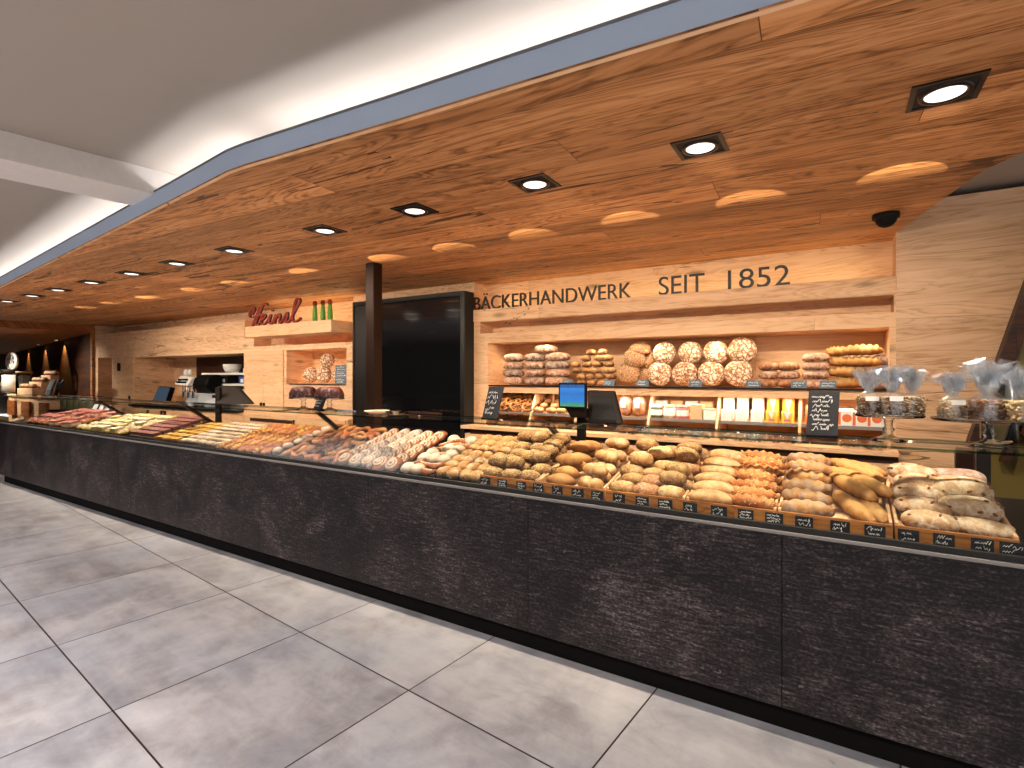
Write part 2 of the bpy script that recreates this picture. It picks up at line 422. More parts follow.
    def mesh(s, name, mats, origin=(0, 0, 0)):
        me = bpy.data.meshes.new(name); o = Vector(origin)
        me.from_pydata([v-o for v in s.v], [], s.f)
        for m in (mats if isinstance(mats, (list, tuple)) else [mats]): me.materials.append(M[m])
        me.polygons.foreach_set('material_index', s.mi); me.polygons.foreach_set('use_smooth', s.sm)
        bm = bmesh.new(); bm.from_mesh(me); bmesh.ops.remove_doubles(bm, verts=bm.verts, dist=1e-6)
        bmesh.ops.recalc_face_normals(bm, faces=bm.faces); bm.to_mesh(me); bm.free()
        return me
    def build(s, name, mats, parent=None, bevel=0, origin=None, seg=2):
        og = parent_world(parent) if parent is not None else (Vector(origin) if origin is not None else Vector((0, 0, 0)))
        ob = bpy.data.objects.new(name, s.mesh(name, mats, og)); COL.objects.link(ob)
        if parent is not None: ob.parent = parent
        else: ob.location = og
        if bevel:
            b = ob.modifiers.new('bevel', 'BEVEL'); b.width = bevel; b.segments = seg; b.limit_method = 'ANGLE'; b.angle_limit = .6
        return ob
def parent_world(p):
    v = Vector((0, 0, 0))
    while p is not None: v += p.location; p = p.parent
    return v
def thing(name, label, cat, loc=(0, 0, 0), group=None):
    o = bpy.data.objects.new(name, None); COL.objects.link(o); o.location = loc; o.empty_display_size = .05
    return tag(o, label, cat, group)
def tag(o, label, cat, group=None, kind=None):
    o['label'] = label; o['category'] = cat
    if group: o['group'] = group
    if kind: o['kind'] = kind
    return o
def struct(o, label=None, cat=None):
    o['kind'] = 'structure'
    if label: o['label'] = label; o['category'] = cat or 'wall'
    return o
def dup(root, loc, rot=None, label=None, group=None, scale=None):
    r = root.copy(); COL.objects.link(r); r.location = loc
    if rot is not None: r.rotation_euler = rot
    if scale is not None: r.scale = scale
    if label: r['label'] = label
    if group: r['group'] = group
    for ch in list(root.children):
        c = ch.copy(); COL.objects.link(c); c.parent = r
        for g in ch.children:
            d = g.copy(); COL.objects.link(d); d.parent = c
    return r
ORD = ['first', 'second', 'third', 'fourth', 'fifth', 'sixth', 'seventh', 'eighth', 'ninth', 'tenth', 'eleventh', 'twelfth', 'thirteenth', 'fourteenth',
       'fifteenth', 'sixteenth', 'seventeenth', 'eighteenth', 'nineteenth', 'twentieth', 'twenty-first', 'twenty-second', 'twenty-third']
def inst(me, name, loc, rot, label, cat, group, scale=(1, 1, 1)):
    o = bpy.data.objects.new(name, me); COL.objects.link(o); o.location = loc; o.rotation_euler = rot; o.scale = scale
    return tag(o, label, cat, group)

# chalk script: illegible handwriting strokes on a plane (origin, right, up)
def scribble(mb, o, rt, up, w, h, lines, r, seed, fill=.9, mi=0):
    rg = random.Random(seed); o = Vector(o); rt = Vector(rt).normalized(); up = Vector(up).normalized(); nrm = rt.cross(up)
    lh = h/lines
    for li in range(lines):
        z0 = h-lh*(li+.78); xh = lh*.42; x = w*rg.uniform(0, .12); end = w*rg.uniform(fill-.25, fill+.08)
        while x < end:
            wl = min(end-x, w*rg.uniform(.18, .42)); pts = []; n = max(4, int(wl/(xh*.42)))
            for k in range(n+1):
                zz = xh*(.95 if k % 2 else .08)*rg.uniform(.8, 1.15)
                if rg.random() < .14: zz = xh*1.75
                if rg.random() < .06: zz = -xh*.5
                pts.append(o+rt*(x+wl*k/n+zz*.22)+up*(z0+zz)+nrm*r*.6)
            sm = []
            for k in range(len(pts)-1):
                sm.append(pts[k]); sm.append(pts[k]*.5+pts[k+1]*.5+rt*xh*.06*(1 if k % 2 else -1))
            sm.append(pts[-1]); mb.tube(sm, r, 4, mi); x += wl+xh*.5
    return mb

# ------------------------------------------------------------------ SETTING
HC, HW = 2.65, 2.90            # wood ceiling, white ceiling
YW = 4.73                      # front plane of the panelled back wall
XL, XR = -13.32, .367
mb = MB().box(-30, 6, -7, 7, -.05, 0); fl = struct(mb.build('floor', 'stone_tiles'), 'large grey stone floor tiles with dark joints', 'floor')
mb = MB().box(-30, 6, -7, 7.5, HW, HW+.05); struct(mb.build('ceiling', 'white_plaster'), 'white plastered upper ceiling', 'ceiling')
# wood ceiling slab with bent front edge
front = [(1.75, 1.76), (-.088, 1.662), (-1.528, 1.583), (-2.514, 1.517), (-2.662, 1.515), (-3.222, 1.57), (-8.387, 2.054), (-13.6, 2.545), (-30, 4.09)]
poly = [(-30, 7.6), (XL, 5.06), (XR, 5.06), (XR, YW), (.539, 3.961), (.638, 3.532), (.745, 3.349), (1.75, 2.3)]+front
struct(MB().prism(poly, HC, HC+.010).build('ceiling', 'oak_ceiling'), 'suspended oak board ceiling over the bakery counter', 'ceiling')
# fascia strips following the front edge, with a lip
mb = MB(); ml = MB(); mw = MB()
for (a, b) in zip(front[:-1], front[1:]):
    a = Vector((a[0], a[1], 0)); b = Vector((b[0], b[1], 0)); d = (b-a).normalized(); nn = Vector((-d.y, d.x, 0))
    if nn.y < 0: nn = -nn
    def q(z0, z1, o0, o1, m):
        p = [a+nn*o0, b+nn*o0, b+nn*o1, a+nn*o1]
        m.hexa([(v.x, v.y, z0) for v in p]+[(v.x, v.y, z1) for v in p])
    q(HC+.0102, HC+.108, .001, .02, mb); q(HC+.108, HC+.118, -.004, .026, ml); q(HC-.003, HC+.0, -.003, .016, mw)
struct(mb.build('trim_1', 'fascia_blue_cast'), 'fascia with painted blue daylight cast along the oak ceiling edge', 'trim')
struct(ml.build('trim_2', 'lip_grey'), 'thin grey lip on top of the fascia', 'trim')
struct(mw.build('trim_3', 'oak_light'), 'pale oak edging under the fascia', 'trim')
# white ceiling beam
d = Vector((-.113, -.783, 0)).normalized(); e0 = Vector((-3.62, 1.86, 0)); e1 = e0+d*9; w = Vector((d.y, -d.x, 0))*.385
if w.x > 0: w = -w
p = [e0, e1, e1+w, e0+w]
struct(MB().hexa([(v.x, v.y, 2.75) for v in p]+[(v.x, v.y, HW) for v in p]).build('ceiling_beam', 'beam_white'), 'white boxed beam crossing the upper ceiling', 'beam')

def wall_cells(x0, x1, z0, z1, y0, y1, holes, mb):
    """holes: (xa, xb, za, zb, depth)"""
    xs = sorted({x0, x1}|{h[0] for h in holes}|{h[1] for h in holes}); zs = sorted({z0, z1}|{h[2] for h in holes}|{h[3] for h in holes})
    xs = [x for x in xs if x0 <= x <= x1]; zs = [z for z in zs if z0 <= z <= z1]
    for a, b in zip(xs[:-1], xs[1:]):
        run = None
        for c, e in list(zip(zs[:-1], zs[1:])):
            mx, mz = (a+b)/2, (c+e)/2; yf = y0
            for h in holes:
                if h[0] < mx < h[1] and h[2] < mz < h[3]: yf = y0+h[4]
            if run and run[2] == yf: run[1] = e
            else:
                if run: mb.box(a, b, run[2], y1, run[0], run[1])
                run = [c, e, yf]
        mb.box(a, b, run[2], y1, run[0], run[1])
hl = [(-13.15, -12.49, 0, 1.98, .9), (-11.46, -7.87, 1.028, 1.96, .68), (-6.8, -5.52, 1.49, 1.975, .45), (XL+.2, -7.85, 2.47, 2.7, .3), (-7.85, -5.41, 2.19, 2.7, .3), (-7.6, -5.41, 2.05, 2.19, .28)]
mb = MB(); wall_cells(XL, -5.41, 0, 2.7, YW, 5.7, hl, mb)
struct(mb.build('wall_back', 'oak_wall'), 'oak panelled back wall with niches beside the black cabinet', 'wall')
struct(MB().box(-5.41, -3.45, 4.75, 5.7, 0, 2.7).build('wall_back', 'oak_wall'), 'oak wall behind the black glass cabinet', 'wall')
hr = [(-3.45, XR, 2.33, 2.7, .27), (-3.355, XR-.012, 2.067, 2.195, .25), (-3.25, .33, 1.5, 1.96, .48), (-3.25, .33, 1.07, 1.42, .40)]
mb = MB(); wall_cells(-3.45, XR, 0, 2.7, YW+.002, 5.7, hr, mb)
struct(mb.build('wall_back', 'oak_light'), 'pale oak shelf wall holding the bread niches', 'wall')
struct(MB().box(XR, 3.5, YW, 5.7, 0, 2.857).build('wall_right', 'oak_wall'), 'wide pale oak wall with cracks at the right end', 'wall')
# far dark wall and its soffit
def farw(X): return YW+(-13.32-X)*.17
mb = MB().hexa([(XL, farw(XL), 0), (XL, farw(XL)+.3, 0), (-30, farw(-30)+.3, 0), (-30, farw(-30), 0), (XL, farw(XL), 2.6), (XL, farw(XL)+.3, 2.6), (-30, farw(-30)+.3, 2.6), (-30, farw(-30), 2.6)])
struct(mb.build('wall_left', 'oak_dark'), 'dark timber wall lit by cones of light in the far corner', 'wall')
mb = MB().hexa([(XL-.0, 2.9, 2.52), (XL-.0, 4.72, 2.52), (-30, farw(-30), 2.52), (-30, 4.3, 2.52), (XL-.0, 2.9, 2.648), (XL-.0, 4.72, 2.648), (-30, farw(-30), 2.648), (-30, 4.3, 2.648)])
struct(mb.build('ceiling_soffit', 'oak_soffit'), 'lower brown soffit before the dark far wall', 'ceiling')
struct(MB().box(XL-.06, XL+.02, YW-.05, YW+.0, 0, 2.62).build('trim_4', 'oak_strip'), 'narrow corner post where the oak wall turns dark', 'trim')

# ------------------------------------------------------------------ beams / shelves in the wall
t = thing('sign_shelf', 'thick pale oak beam shelf carrying the black lettering', 'shelf', (-1.5, YW, 2.2))
MB().box(-3.452, XR+.004, YW-.012, YW+.26, 2.2, 2.333).build('board', 'oak_light', t, .004)
MB().box(-3.3, .3, YW+.10, YW+.13, 2.334, 2.342).build('light_strip', 'led_warm', t)
a = at(245, 337, 4.43); b = at(331, 330, 4.43); tz = 1.6+(376-321)/FPX*0  # beam of the red script sign
zb, zt = at(290, 334.5, 4.43).z, at(290, 323.0, 4.43).z
t = thing('sign_shelf', 'short oak beam shelf carrying the red script sign', 'shelf', ((a.x+b.x)/2, 4.6, zb))
MB().box(a.x, b.x, 4.43, YW+.05, zb, zt).build('board', 'oak_light', t, .004)
MB().box(a.x+.1, b.x-.1, 4.66, 4.69, zt+.001, zt+.008).build('light_strip', 'led_warm', t)
SB = (a.x, b.x, zt)

def fit_text(name, body, x0, x1, z0, z1, y, mat, depth, label):
    cu = bpy.data.curves.new('lettering', 'FONT'); cu.body = body; cu.size = 1; cu.extrude = .06; cu.offset = -.004
    tmp = bpy.data.objects.new('tmp', cu); COL.objects.link(tmp); bpy.context.view_layer.update()
    me = bpy.data.meshes.new_from_object(tmp.evaluated_get(bpy.context.evaluated_depsgraph_get()))
    bpy.data.objects.remove(tmp); bpy.data.curves.remove(cu)
    xs = [v.co.x for v in me.vertices]; ys = [v.co.y for v in me.vertices]
    sx = (x1-x0)/(max(xs)-min(xs)); sz = (z1-z0)/(max(ys)-min(ys)); mx, my = min(xs), min(ys)
    for v in me.vertices:
        X, Y_, Z = v.co; v.co = ((X-mx)*sx-(x1-x0)/2, -Z/.06*depth/2, (Y_-my)*sz)
    me.name = name; me.materials.clear(); me.materials.append(M[mat])
    o = bpy.data.objects.new(name, me); COL.objects.link(o); o.location = ((x0+x1)/2, y, z0)
    return tag(o, label, 'sign')
YS = YW+.03
zl = 2.334
hz = lambda x, y: at(x, y, YS).z
fit_text('sign_word', 'B\u00c4CKERHANDWERK', at(474, 300, YS).x, at(631, 300, YS).x, zl, 2.515, YS, 'letter_black', .02, 'long black word B\u00c4CKERHANDWERK standing on the oak beam')
fit_text('sign_word', 'SEIT', at(659, 280, YS).x, at(704.5, 280, YS).x, zl, 2.50, YS, 'letter_black', .02, 'short black word SEIT standing on the oak beam')
fit_text('sign_word', '1852', at(728, 280, YS).x, at(790, 280, YS).x, zl, 2.50, YS, 'letter_black', .02, 'black numerals 1852 standing on the oak beam')

# red script sign
def smooth_pts(pts, k=5):
    P = [Vector(p) for p in pts]; out = []
    for i in range(len(P)-1):
        p0 = P[max(0, i-1)]; p1 = P[i]; p2 = P[i+1]; p3 = P[min(len(P)-1, i+2)]
        for j in range(k):
            t = j/k; out.append(.5*((2*p1)+(p2-p0)*t+(2*p0-5*p1+4*p2-p3)*t*t+(3*p1-p0-3*p2+p3)*t**3))
    out.append(P[-1]); return out
strokes = [
 [(.02, .42), (.00, .60), (.05, .82), (.10, .86), (.09, .70), (.05, .55)],
 [(.20, .86), (.17, .62), (.11, .25), (.06, .00)],
 [(.36, .92), (.33, 1.0), (.27, .92), (.20, .50), (.13, .06), (.16, .0), (.20, .08)],
 [(.08, .40), (.17, .48), (.27, .50)],
 [(.24, .20), (.32, .36), (.31, .48), (.26, .42), (.24, .15), (.29, .03), (.36, .16)],
 [(.36, .16), (.43, .44), (.40, .12), (.43, .03), (.48, .14)], [(.455, .62), (.465, .66)],
 [(.48, .14), (.53, .42), (.50, .02)], [(.51, .20), (.58, .42), (.61, .36), (.59, .08), (.62, .03), (.66, .14)],
 [(.66, .14), (.72, .40), (.75, .44), (.74, .22), (.70, .06), (.76, .04), (.80, .14)],
 [(.80, .14), (.90, .60), (.97, .92), (.94, 1.06), (.89, .90), (.84, .30), (.86, .03), (.93, .06), (.98, .16)]]
x0, x1 = at(249, 320, 4.46).x, at(301, 320, 4.46).x; hgt = .30
mb = MB()
for s_ in strokes:
    pts = smooth_pts([(x0+(x1-x0)*u, 4.462, SB[2]+.012+hgt*v) for u, v in s_]); mb.tube(pts, .014, 6)
    mb.tube([p+Vector((0, .02, 0)) for p in pts], .016, 6, 1)
tag(mb.build('script_sign', ['red_script', 'dark_script'], origin=((x0+x1)/2, 4.46, SB[2])), 'red handwritten script name standing on the short oak beam', 'sign')
for k, (px_, w_) in enumerate(((315, .05), (323, .06), (330, .05))):
    x = at(px_, 320, 4.5).x
    t = thing('green_figure', ['slim green figure with red tip, nearest the script name', 'middle green figure with red tip beside the script name', 'slim green figure with red tip at the beam end'][k], 'ornament', (x, 4.5, SB[2]), 'green figures on the short beam')
    MB().lathe([(.0, 0), (.030, .001), (.034, .05), (.030, .14), (.022, .21), (.0, .215)], (x, 4.5, SB[2]), 12).build('body', 'green_paint', t)
    MB().lathe([(.0, .205), (.026, .21), (.034, .24), (.02, .27), (.0, .275)], (x, 4.5, SB[2]), 10).build('tip', 'red_paint', t)

# ------------------------------------------------------------------ lamps in the wood ceiling
LX = [.339, -.531, -1.397, -2.267, -3.127, -4.275, -5.209, -6.113, -7.077, -8.031, -8.9, -9.85]
def make_down():
    t = thing('downlight', '', 'lamp', (LX[0], 2.485, HC), 'square downlights in the oak ceiling')
    x, y, s = LX[0], 2.485, .108
    mb = MB()
    for a, b, c, e in ((-s, s, -s, -s+.018), (-s, s, s-.018, s), (-s, -s+.018, -s+.018, s-.018), (s-.018, s, -s+.018, s-.018)): mb.box(x+a, x+b, y+c, y+e, HC-.006, HC+.0)
    mb.build('frame', 'black_metal', t)
    MB().box(x-s+.018, x+s-.018, y-s+.018, y+s-.018, HC-.0025, HC).build('recess_plate', 'matt_black', t)
    MB().lathe([(.082, -.001), (.08, -.010), (.066, -.011), (.062, -.006)], (x, y, HC-.002), 28).build('ring', 'brown_steel', t)
    MB().lathe([(0, -.009), (.05, -.009), (.063, -.006)], (x, y, HC-.002), 28).build('lens', 'lamp_glow', t)
    return t
dl = make_down(); names = []
for k, x in enumerate(LX):
    lb = f'square black downlight, {ORD[k]} of the ceiling row counted from the right'
    if k == 0: dl['label'] = lb
    else: dup(dl, (x, 2.485, HC), label=lb)
def spot(loc, target, energy, angle, blend, col=(1, .78, .52), radius=.05):
    l = bpy.data.lights.new('scene_light', 'SPOT'); l.energy = energy; l.spot_size = math.radians(angle); l.spot_blend = blend; l.color = col; l.shadow_soft_size = radius
    o = bpy.data.objects.new('scene_light', l); COL.objects.link(o); o.location = loc
    o.rotation_euler = (Vector(target)-Vector(loc)).to_track_quat('-Z', 'Y').to_euler(); return o
def area(loc, sx, sy, energy, rot, col):
    l = bpy.data.lights.new('scene_light', 'AREA'); l.shape = 'RECTANGLE'; l.size = sx; l.size_y = sy; l.energy = energy; l.color = col
    o = bpy.data.objects.new('scene_light', l); COL.objects.link(o); o.location = loc; o.rotation_euler = rot; return o
WARM = (1, .86, .69)
for k, x in enumerate(LX):
    spot((x, 2.485, HC-.03), (x, 2.98, 1.0), 50 if k < 4 else 78, 58, .8, WARM)
    spot((x, 2.485, HC-.03), (x, 3.9, 1.0), 115 if k < 5 else 138, 130, 1.0, WARM)
for k, px_ in enumerate(((900, 176), (750, 201), (631, 221), (536, 237), (457, 249), (389, 259), (302, 271), (242, 284), (197, 290), (153, 298), (120, 304), (91, 308))):
    q_ = atz(px_[0], px_[1], HC)
    spot((q_.x, 2.961, 1.26), (q_.x, 3.42, HC), 190, 15.5, .1, (1, .82, .6), .004)  # unseen added uplight, stands in for downlight glare reflected by the glass shelf
t_ = thing('security_camera', 'dark dome security camera under the oak ceiling edge', 'camera', (.27, 4.159, HC))
MB().lathe([(0, -.0), (.075, -.001), (.075, -.03), (.066, -.034)], (.27, 4.159, HC), 24).build('base', 'plastic_brown', t_)
MB().lathe([(.062, -.032), (.056, -.055), (.04, -.075), (.018, -.086), (0, -.088)], (.27, 4.159, HC), 24).build('dome', 'plastic_black', t_)

# cove light troughs (white LED strips lying on top of the oak ceiling behind the fascia)
for k, (a, b) in enumerate(zip(front[:-1], front[1:])):
    a = Vector((a[0], a[1], 0)); b = Vector((b[0], b[1], 0)); L = (b-a).length
    if L < .5 and k != 4: continue
    d = (b-a).normalized(); nn = Vector((-d.y, d.x, 0)); nn = nn if nn.y > 0 else -nn
    m = (a+b)/2+nn*.14
    p = [a+nn*.12+d*.02, b+nn*.12-d*.02, b+nn*.16-d*.02, a+nn*.16+d*.02]
    o = MB().hexa([(v.x, v.y, HC+.03) for v in p]+[(v.x, v.y, HC+.04) for v in p]).build('led_strip', 'led_white', origin=(m.x, m.y, HC+.03))
    tag(o, f'white cove light strip behind the fascia, {ORD[k]} length from the right', 'lamp', 'cove light strips')
    area((m.x, m.y, HC+.046), L-.02, .05, 3.5*L, (PI, 0, -math.atan2(d.y, -d.x)), (.95, .97, 1))

# ------------------------------------------------------------------ service counter
CX0, CX1 = -10.75, 2.6
YF = 2.6
ct = thing('service_counter', 'long dark slate bakery counter with glass top and pale ledge', 'counter', (-2, 3.0, 0))
seams = [CX0, -9.31, -8.01, -6.71, -5.41, -4.11, -2.81, -1.507, -.207, 1.09, CX1]
for a, b in zip(seams[:-1], seams[1:]):
    MB().box(a+.0015, b-.0015, YF, YF+.03, .13, .896).build('front_panel', 'brushed_slate', ct, .0015)
MB().box(CX0+.05, CX1, YF+.07, YF+.09, 0, .14).build('plinth', 'plinth_black', ct)
MB().box(CX0, CX1, YF-.003, YF+.03, .897, .912).build('ledge', 'grey_edge', ct, .002)
MB().box(CX0, CX1, YF+.003, YF+.026, .9125, .938).build('glass_channel', 'matt_black', ct, .002)
MB().xprism([(YF+.031, .15), (3.42, .15), (3.42, 1.0), (3.36, 1.02), (2.74, .90), (YF+.031, .90)], CX0, CX1).build('deck', 'dark_deck', ct)
MB().box(CX0, CX1, YF+.031, YF+.10, .9005, .915).build('sill', 'dark_deck', ct)
gs = [-10.6, -8.42, -6.2, -3.95, -1.30, -.1, 1.2, CX1]
for a, b in zip(gs[:-1], gs[1:]):
    MB().box(a+.002, b-.002, YF+.010, YF+.018, .939, 1.305).build('front_pane', 'pane_glass', ct)
    m = MB().box(a+.002, b-.002, YF+.008, 2.99, 1.306, 1.316)
    o = m.build('glass_shelf', ['shelf_glass', 'glass_edge'], ct)
    for p in o.data.polygons:
        if abs(p.normal.z) < .5: p.material_index = 1
MB().box(CX0+.2, CX1, 2.975, 2.995, 1.298, 1.305).build('cutoff_rail', 'black_metal', ct)  # added rail that cuts the uplight patches to a straight edge
for x in (-8.4, -6.14, -3.86, -1.58, .95):
    MB().bar((x, 2.985, 1.29), (x-.12, 3.40, 1.035 if x < -2 else 1.15), .028, .03).build('strut', 'black_metal', ct)
    if x > -2: MB().box(x-.135, x-.105, 3.39, 3.415, 1.0, 1.15).build('strut_foot', 'black_metal', ct)

# ------------------------------------------------------------------ bread meshes
def sgnpow(v, e): return math.copysign(abs(v)**e, v)
def loaf(name, L, W, H, seed, mats, style='plain', seeds=0, nu=28, nv=14, e=.8, seedr=.004):
    mb = MB(); rg = random.Random(seed); vs = []
    sh = Vector((rg.uniform(0, 99), rg.uniform(0, 99), rg.uniform(0, 99)))
    def surf(th, ph):
        # long axis x: th from -x to +x
        cx = -math.cos(th); sr = abs(math.sin(th))**e
        x = cx*L/2; u = cx
        wx = sr; hz = sr
        if style == 'pinch': k = 1-.55*abs(u)**2.2; wx *= k; hz *= (1-.35*abs(u)**2)
        if style == 'double': k = 1-.30*math.exp(-(u/.16)**2); wx *= k; hz *= k
        if style == 'ridged': k = 1-.13*abs(math.cos(u*PI*3.2+ .4)); wx *= (k+.04); hz *= k
        if style == 'twist': k = 1-.10*abs(math.cos(u*PI*2.2)); wx *= k; hz *= k
        if style == 'baguette': wx *= 1-.25*abs(u)**4; hz *= 1-.2*abs(u)**4
        y = sgnpow(math.cos(ph), .9)*W/2*wx; zz = sgnpow(math.sin(ph), .9)*hz
        z = H*.62*zz if zz > 0 else H*.38*zz
        p = Vector((x, y, z))
        if style == 'slash' and zz > .35: p.z -= H*.17*math.exp(-((y/W-.05*math.sin(u*3))/.075)**2)*(1-u*u)
        if style == 'baguette' and zz > .25:
            ph2 = (u*2.6+y/W*.8) % 1; p.z -= H*.10*math.exp(-((ph2-.5)/.10)**2)
        if style == 'ridged' and zz > 0: p.z += H*.07*math.sin(u*PI*6.4+y/W*5)
        if style == 'twist' and zz > 0: p.z += H*.07*math.sin(u*PI*4.4+y/W*6)
        n = mnoise.noise(p*9/max(L, .1)*.6+sh)*.05+mnoise.noise(p*40+sh)*.025
        p *= 1+n; p.z += H*.38; p.z = max(p.z, 0)
        return p
    for j in range(nv+1):
        th = PI*j/nv
        for i in range(nu): vs.append(surf(th, 2*PI*i/nu))
    fs = []
    for j in range(nv):
        for i in range(nu): fs.append((j*nu+i, j*nu+(i+1) % nu, (j+1)*nu+(i+1) % nu, (j+1)*nu+i))
    mb.add(vs, fs, 0, True)
    for _ in range(seeds):
        th = rg.uniform(.35, PI-.35); ph = rg.uniform(.15, PI-.15)
        p = surf(th, ph); rt = Matrix.Rotation(rg.uniform(0, PI), 3, 'Z') @ Matrix.Rotation(rg.uniform(-.5, .5), 3, 'Y')
        mb.ell(p, (seedr*1.6, seedr*.8, seedr*.6), 5, 3, 1 if rg.random() < .7 or len(mats) < 3 else 2, rt)
    return mb.mesh(name, mats)
def roundloaf(name, R, T, seed, mats):   # upright disc facing -Y, origin at its lowest point
    mb = MB(); rg = random.Random(seed); sh = Vector((rg.uniform(0, 99), 0, rg.uniform(0, 99))); vs = []; nu, nv = 28, 12
    for j in range(nv+1):
        th = PI*j/nv
        for i in range(nu):
            ph = 2*PI*i/nu; r = R*math.sin(th)**.55
            p = Vector((r*math.cos(ph), -math.cos(th)*T/2, r*math.sin(ph)))
            if p.y < 0: p.y *= 1.15
            n = mnoise.noise(p*12+sh)*.06+mnoise.noise(p*35+sh)*.03
            p *= 1+n; p.z += R; vs.append(p)
    fs = []
    for j in range(nv):
        for i in range(nu): fs.append((j*nu+i, j*nu+(i+1) % nu, (j+1)*nu+(i+1) % nu, (j+1)*nu+i))
    mb.add(vs, fs, 0, True); return mb.mesh(name, mats)

# ------------------------------------------------------------------ bread trays
YT0, YT1 = 2.725, 3.33
def trz(y): return .938+.19*(y-YT0)
TRX = [-1.93, -1.515, -1.086, -.655, -.237, .204, .597]
traynames = ['beside the pastries', 'of plain golden rolls', 'of seeded oval rolls', 'with the orange ridged sticks', 'with the long baguettes', 'of rustic loaves']
traylabel = ['wooden tray of small seeded rolls beside the pastries', 'wooden tray of plain golden twin rolls', 'wooden tray heaped with seeded oval rolls',
             'wooden tray of pale slit rolls and orange ridged sticks', 'wooden tray of poppy twists and long baguettes', 'wooden tray of rustic loaves at the right end']
for k in range(6):
    a, b = TRX[k]+.004, TRX[k+1]-.004
    t = thing('bread_tray', traylabel[k], 'tray', ((a+b)/2, YT0, .925), 'wooden bread trays')
    MB().hexa([(a+.013, YT0+.012, trz(YT0)-.012), (b-.013, YT0+.012, trz(YT0)-.012), (b-.013, YT1, trz(YT1)-.012), (a+.013, YT1, trz(YT1)-.012),
               (a+.013, YT0+.012, trz(YT0)), (b-.013, YT0+.012, trz(YT0)), (b-.013, YT1, trz(YT1)), (a+.013, YT1, trz(YT1))]).build('base', 'oak_light', t)
    MB().box(a, b, YT0-.012, YT0+.002, .905, .973).build('front_board', 'oak_strip', t, .002)
    for x in (a, b-.012):
        MB().xprism([(YT0+.003, trz(YT0)-.02), (YT1, trz(YT1)-.02), (YT1, trz(YT1)+.05), (YT0+.003, .982)], x, x+.012).build('side_board', 'oak_light', t, .002)
    MB().box(a+.013, b-.013, YT1-.012, YT1, trz(YT1)+.001, trz(YT1)+.05).build('back_board', 'oak_light', t, .002)

sd1 = ['crust_seed', 'seed_yellow', 'seed_dark']
K = {}
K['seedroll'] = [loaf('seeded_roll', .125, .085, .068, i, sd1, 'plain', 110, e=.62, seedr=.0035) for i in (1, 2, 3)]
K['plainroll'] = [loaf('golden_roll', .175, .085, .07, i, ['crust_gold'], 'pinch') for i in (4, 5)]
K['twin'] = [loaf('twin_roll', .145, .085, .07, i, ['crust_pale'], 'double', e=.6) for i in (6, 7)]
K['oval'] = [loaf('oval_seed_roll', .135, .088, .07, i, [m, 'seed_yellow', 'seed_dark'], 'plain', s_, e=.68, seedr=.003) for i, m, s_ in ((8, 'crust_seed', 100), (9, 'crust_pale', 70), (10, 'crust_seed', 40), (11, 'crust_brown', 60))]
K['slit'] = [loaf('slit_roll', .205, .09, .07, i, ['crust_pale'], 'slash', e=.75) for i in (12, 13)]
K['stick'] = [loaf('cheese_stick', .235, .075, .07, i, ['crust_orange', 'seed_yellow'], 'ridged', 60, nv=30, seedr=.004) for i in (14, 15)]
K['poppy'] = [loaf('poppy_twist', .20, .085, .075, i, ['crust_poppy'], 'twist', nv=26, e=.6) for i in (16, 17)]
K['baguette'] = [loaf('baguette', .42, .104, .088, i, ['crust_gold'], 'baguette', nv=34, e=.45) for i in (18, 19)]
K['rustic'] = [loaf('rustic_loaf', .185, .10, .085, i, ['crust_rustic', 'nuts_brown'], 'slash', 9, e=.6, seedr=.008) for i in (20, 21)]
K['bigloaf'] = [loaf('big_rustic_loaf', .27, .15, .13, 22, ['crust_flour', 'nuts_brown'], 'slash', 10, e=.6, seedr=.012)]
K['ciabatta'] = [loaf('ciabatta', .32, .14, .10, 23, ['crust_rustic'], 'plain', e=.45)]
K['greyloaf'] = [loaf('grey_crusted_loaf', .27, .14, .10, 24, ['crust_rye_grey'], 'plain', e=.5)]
tilt = math.atan(.19)
def lay(kind, name, x, y, rz, label, cat, group, dz=0, sc=1.0, j=.01, k=None):
    ms = K[kind]; me = ms[k if k is not None else rnd.randrange(len(ms))]
    o = inst(me, name, (x+rnd.uniform(-j, j), y+rnd.uniform(-j, j)*.5, trz(y)+.001+dz), (0, 0, 0), label, cat, group,
             (sc*rnd.uniform(.96, 1.04),)*2+(sc*rnd.uniform(.94, 1.06),))
    o.rotation_euler = (Matrix.Rotation(tilt, 3, 'X') @ Matrix.Rotation(rz+rnd.uniform(-.24, .24), 3, 'Z')).to_euler()
    return o
def place_rows(kind, name, xs, ys, rz, adj, where, cat, group, stack=None, sc=1.08, heap=0):
    for r in range(1, len(ys)):
        for c, x in enumerate(xs):
            if rnd.random() > heap: continue
            y = (ys[r]+ys[r-1])/2; xx = min(max(x+rnd.uniform(-.03, .03), min(xs)), max(xs))
            o = lay(kind, name, xx, y, rz+rnd.uniform(-.4, .4), f'{adj} on top, {ORD[r-1]} row from front, {ORD[c]} across, tray {where}', cat, group, .052+stack(r), sc)
    for r, y in enumerate(ys):
        for c, x in enumerate(xs):
            dx = .5*(xs[1]-xs[0])*(r % 2)*.35 if len(xs) > 1 else 0
            lb = f'{adj}, {ORD[r]} row from front, {ORD[c]} across, tray {where}' if len(xs) > 1 else f'{adj}, {ORD[r]} from the front, tray {where}'
            lay(kind, name, x+dx, y, rz, lb, cat, group, 0 if stack is None else stack(r), sc)
up = lambda r: .012*r
g = lambda a, b, n, m=.07: [a+m+(b-a-2*m)*i/(n-1) for i in range(n)]
ys6 = [2.775+.092*i for i in range(6)]; ys5 = [2.785+.105*i for i in range(5)]
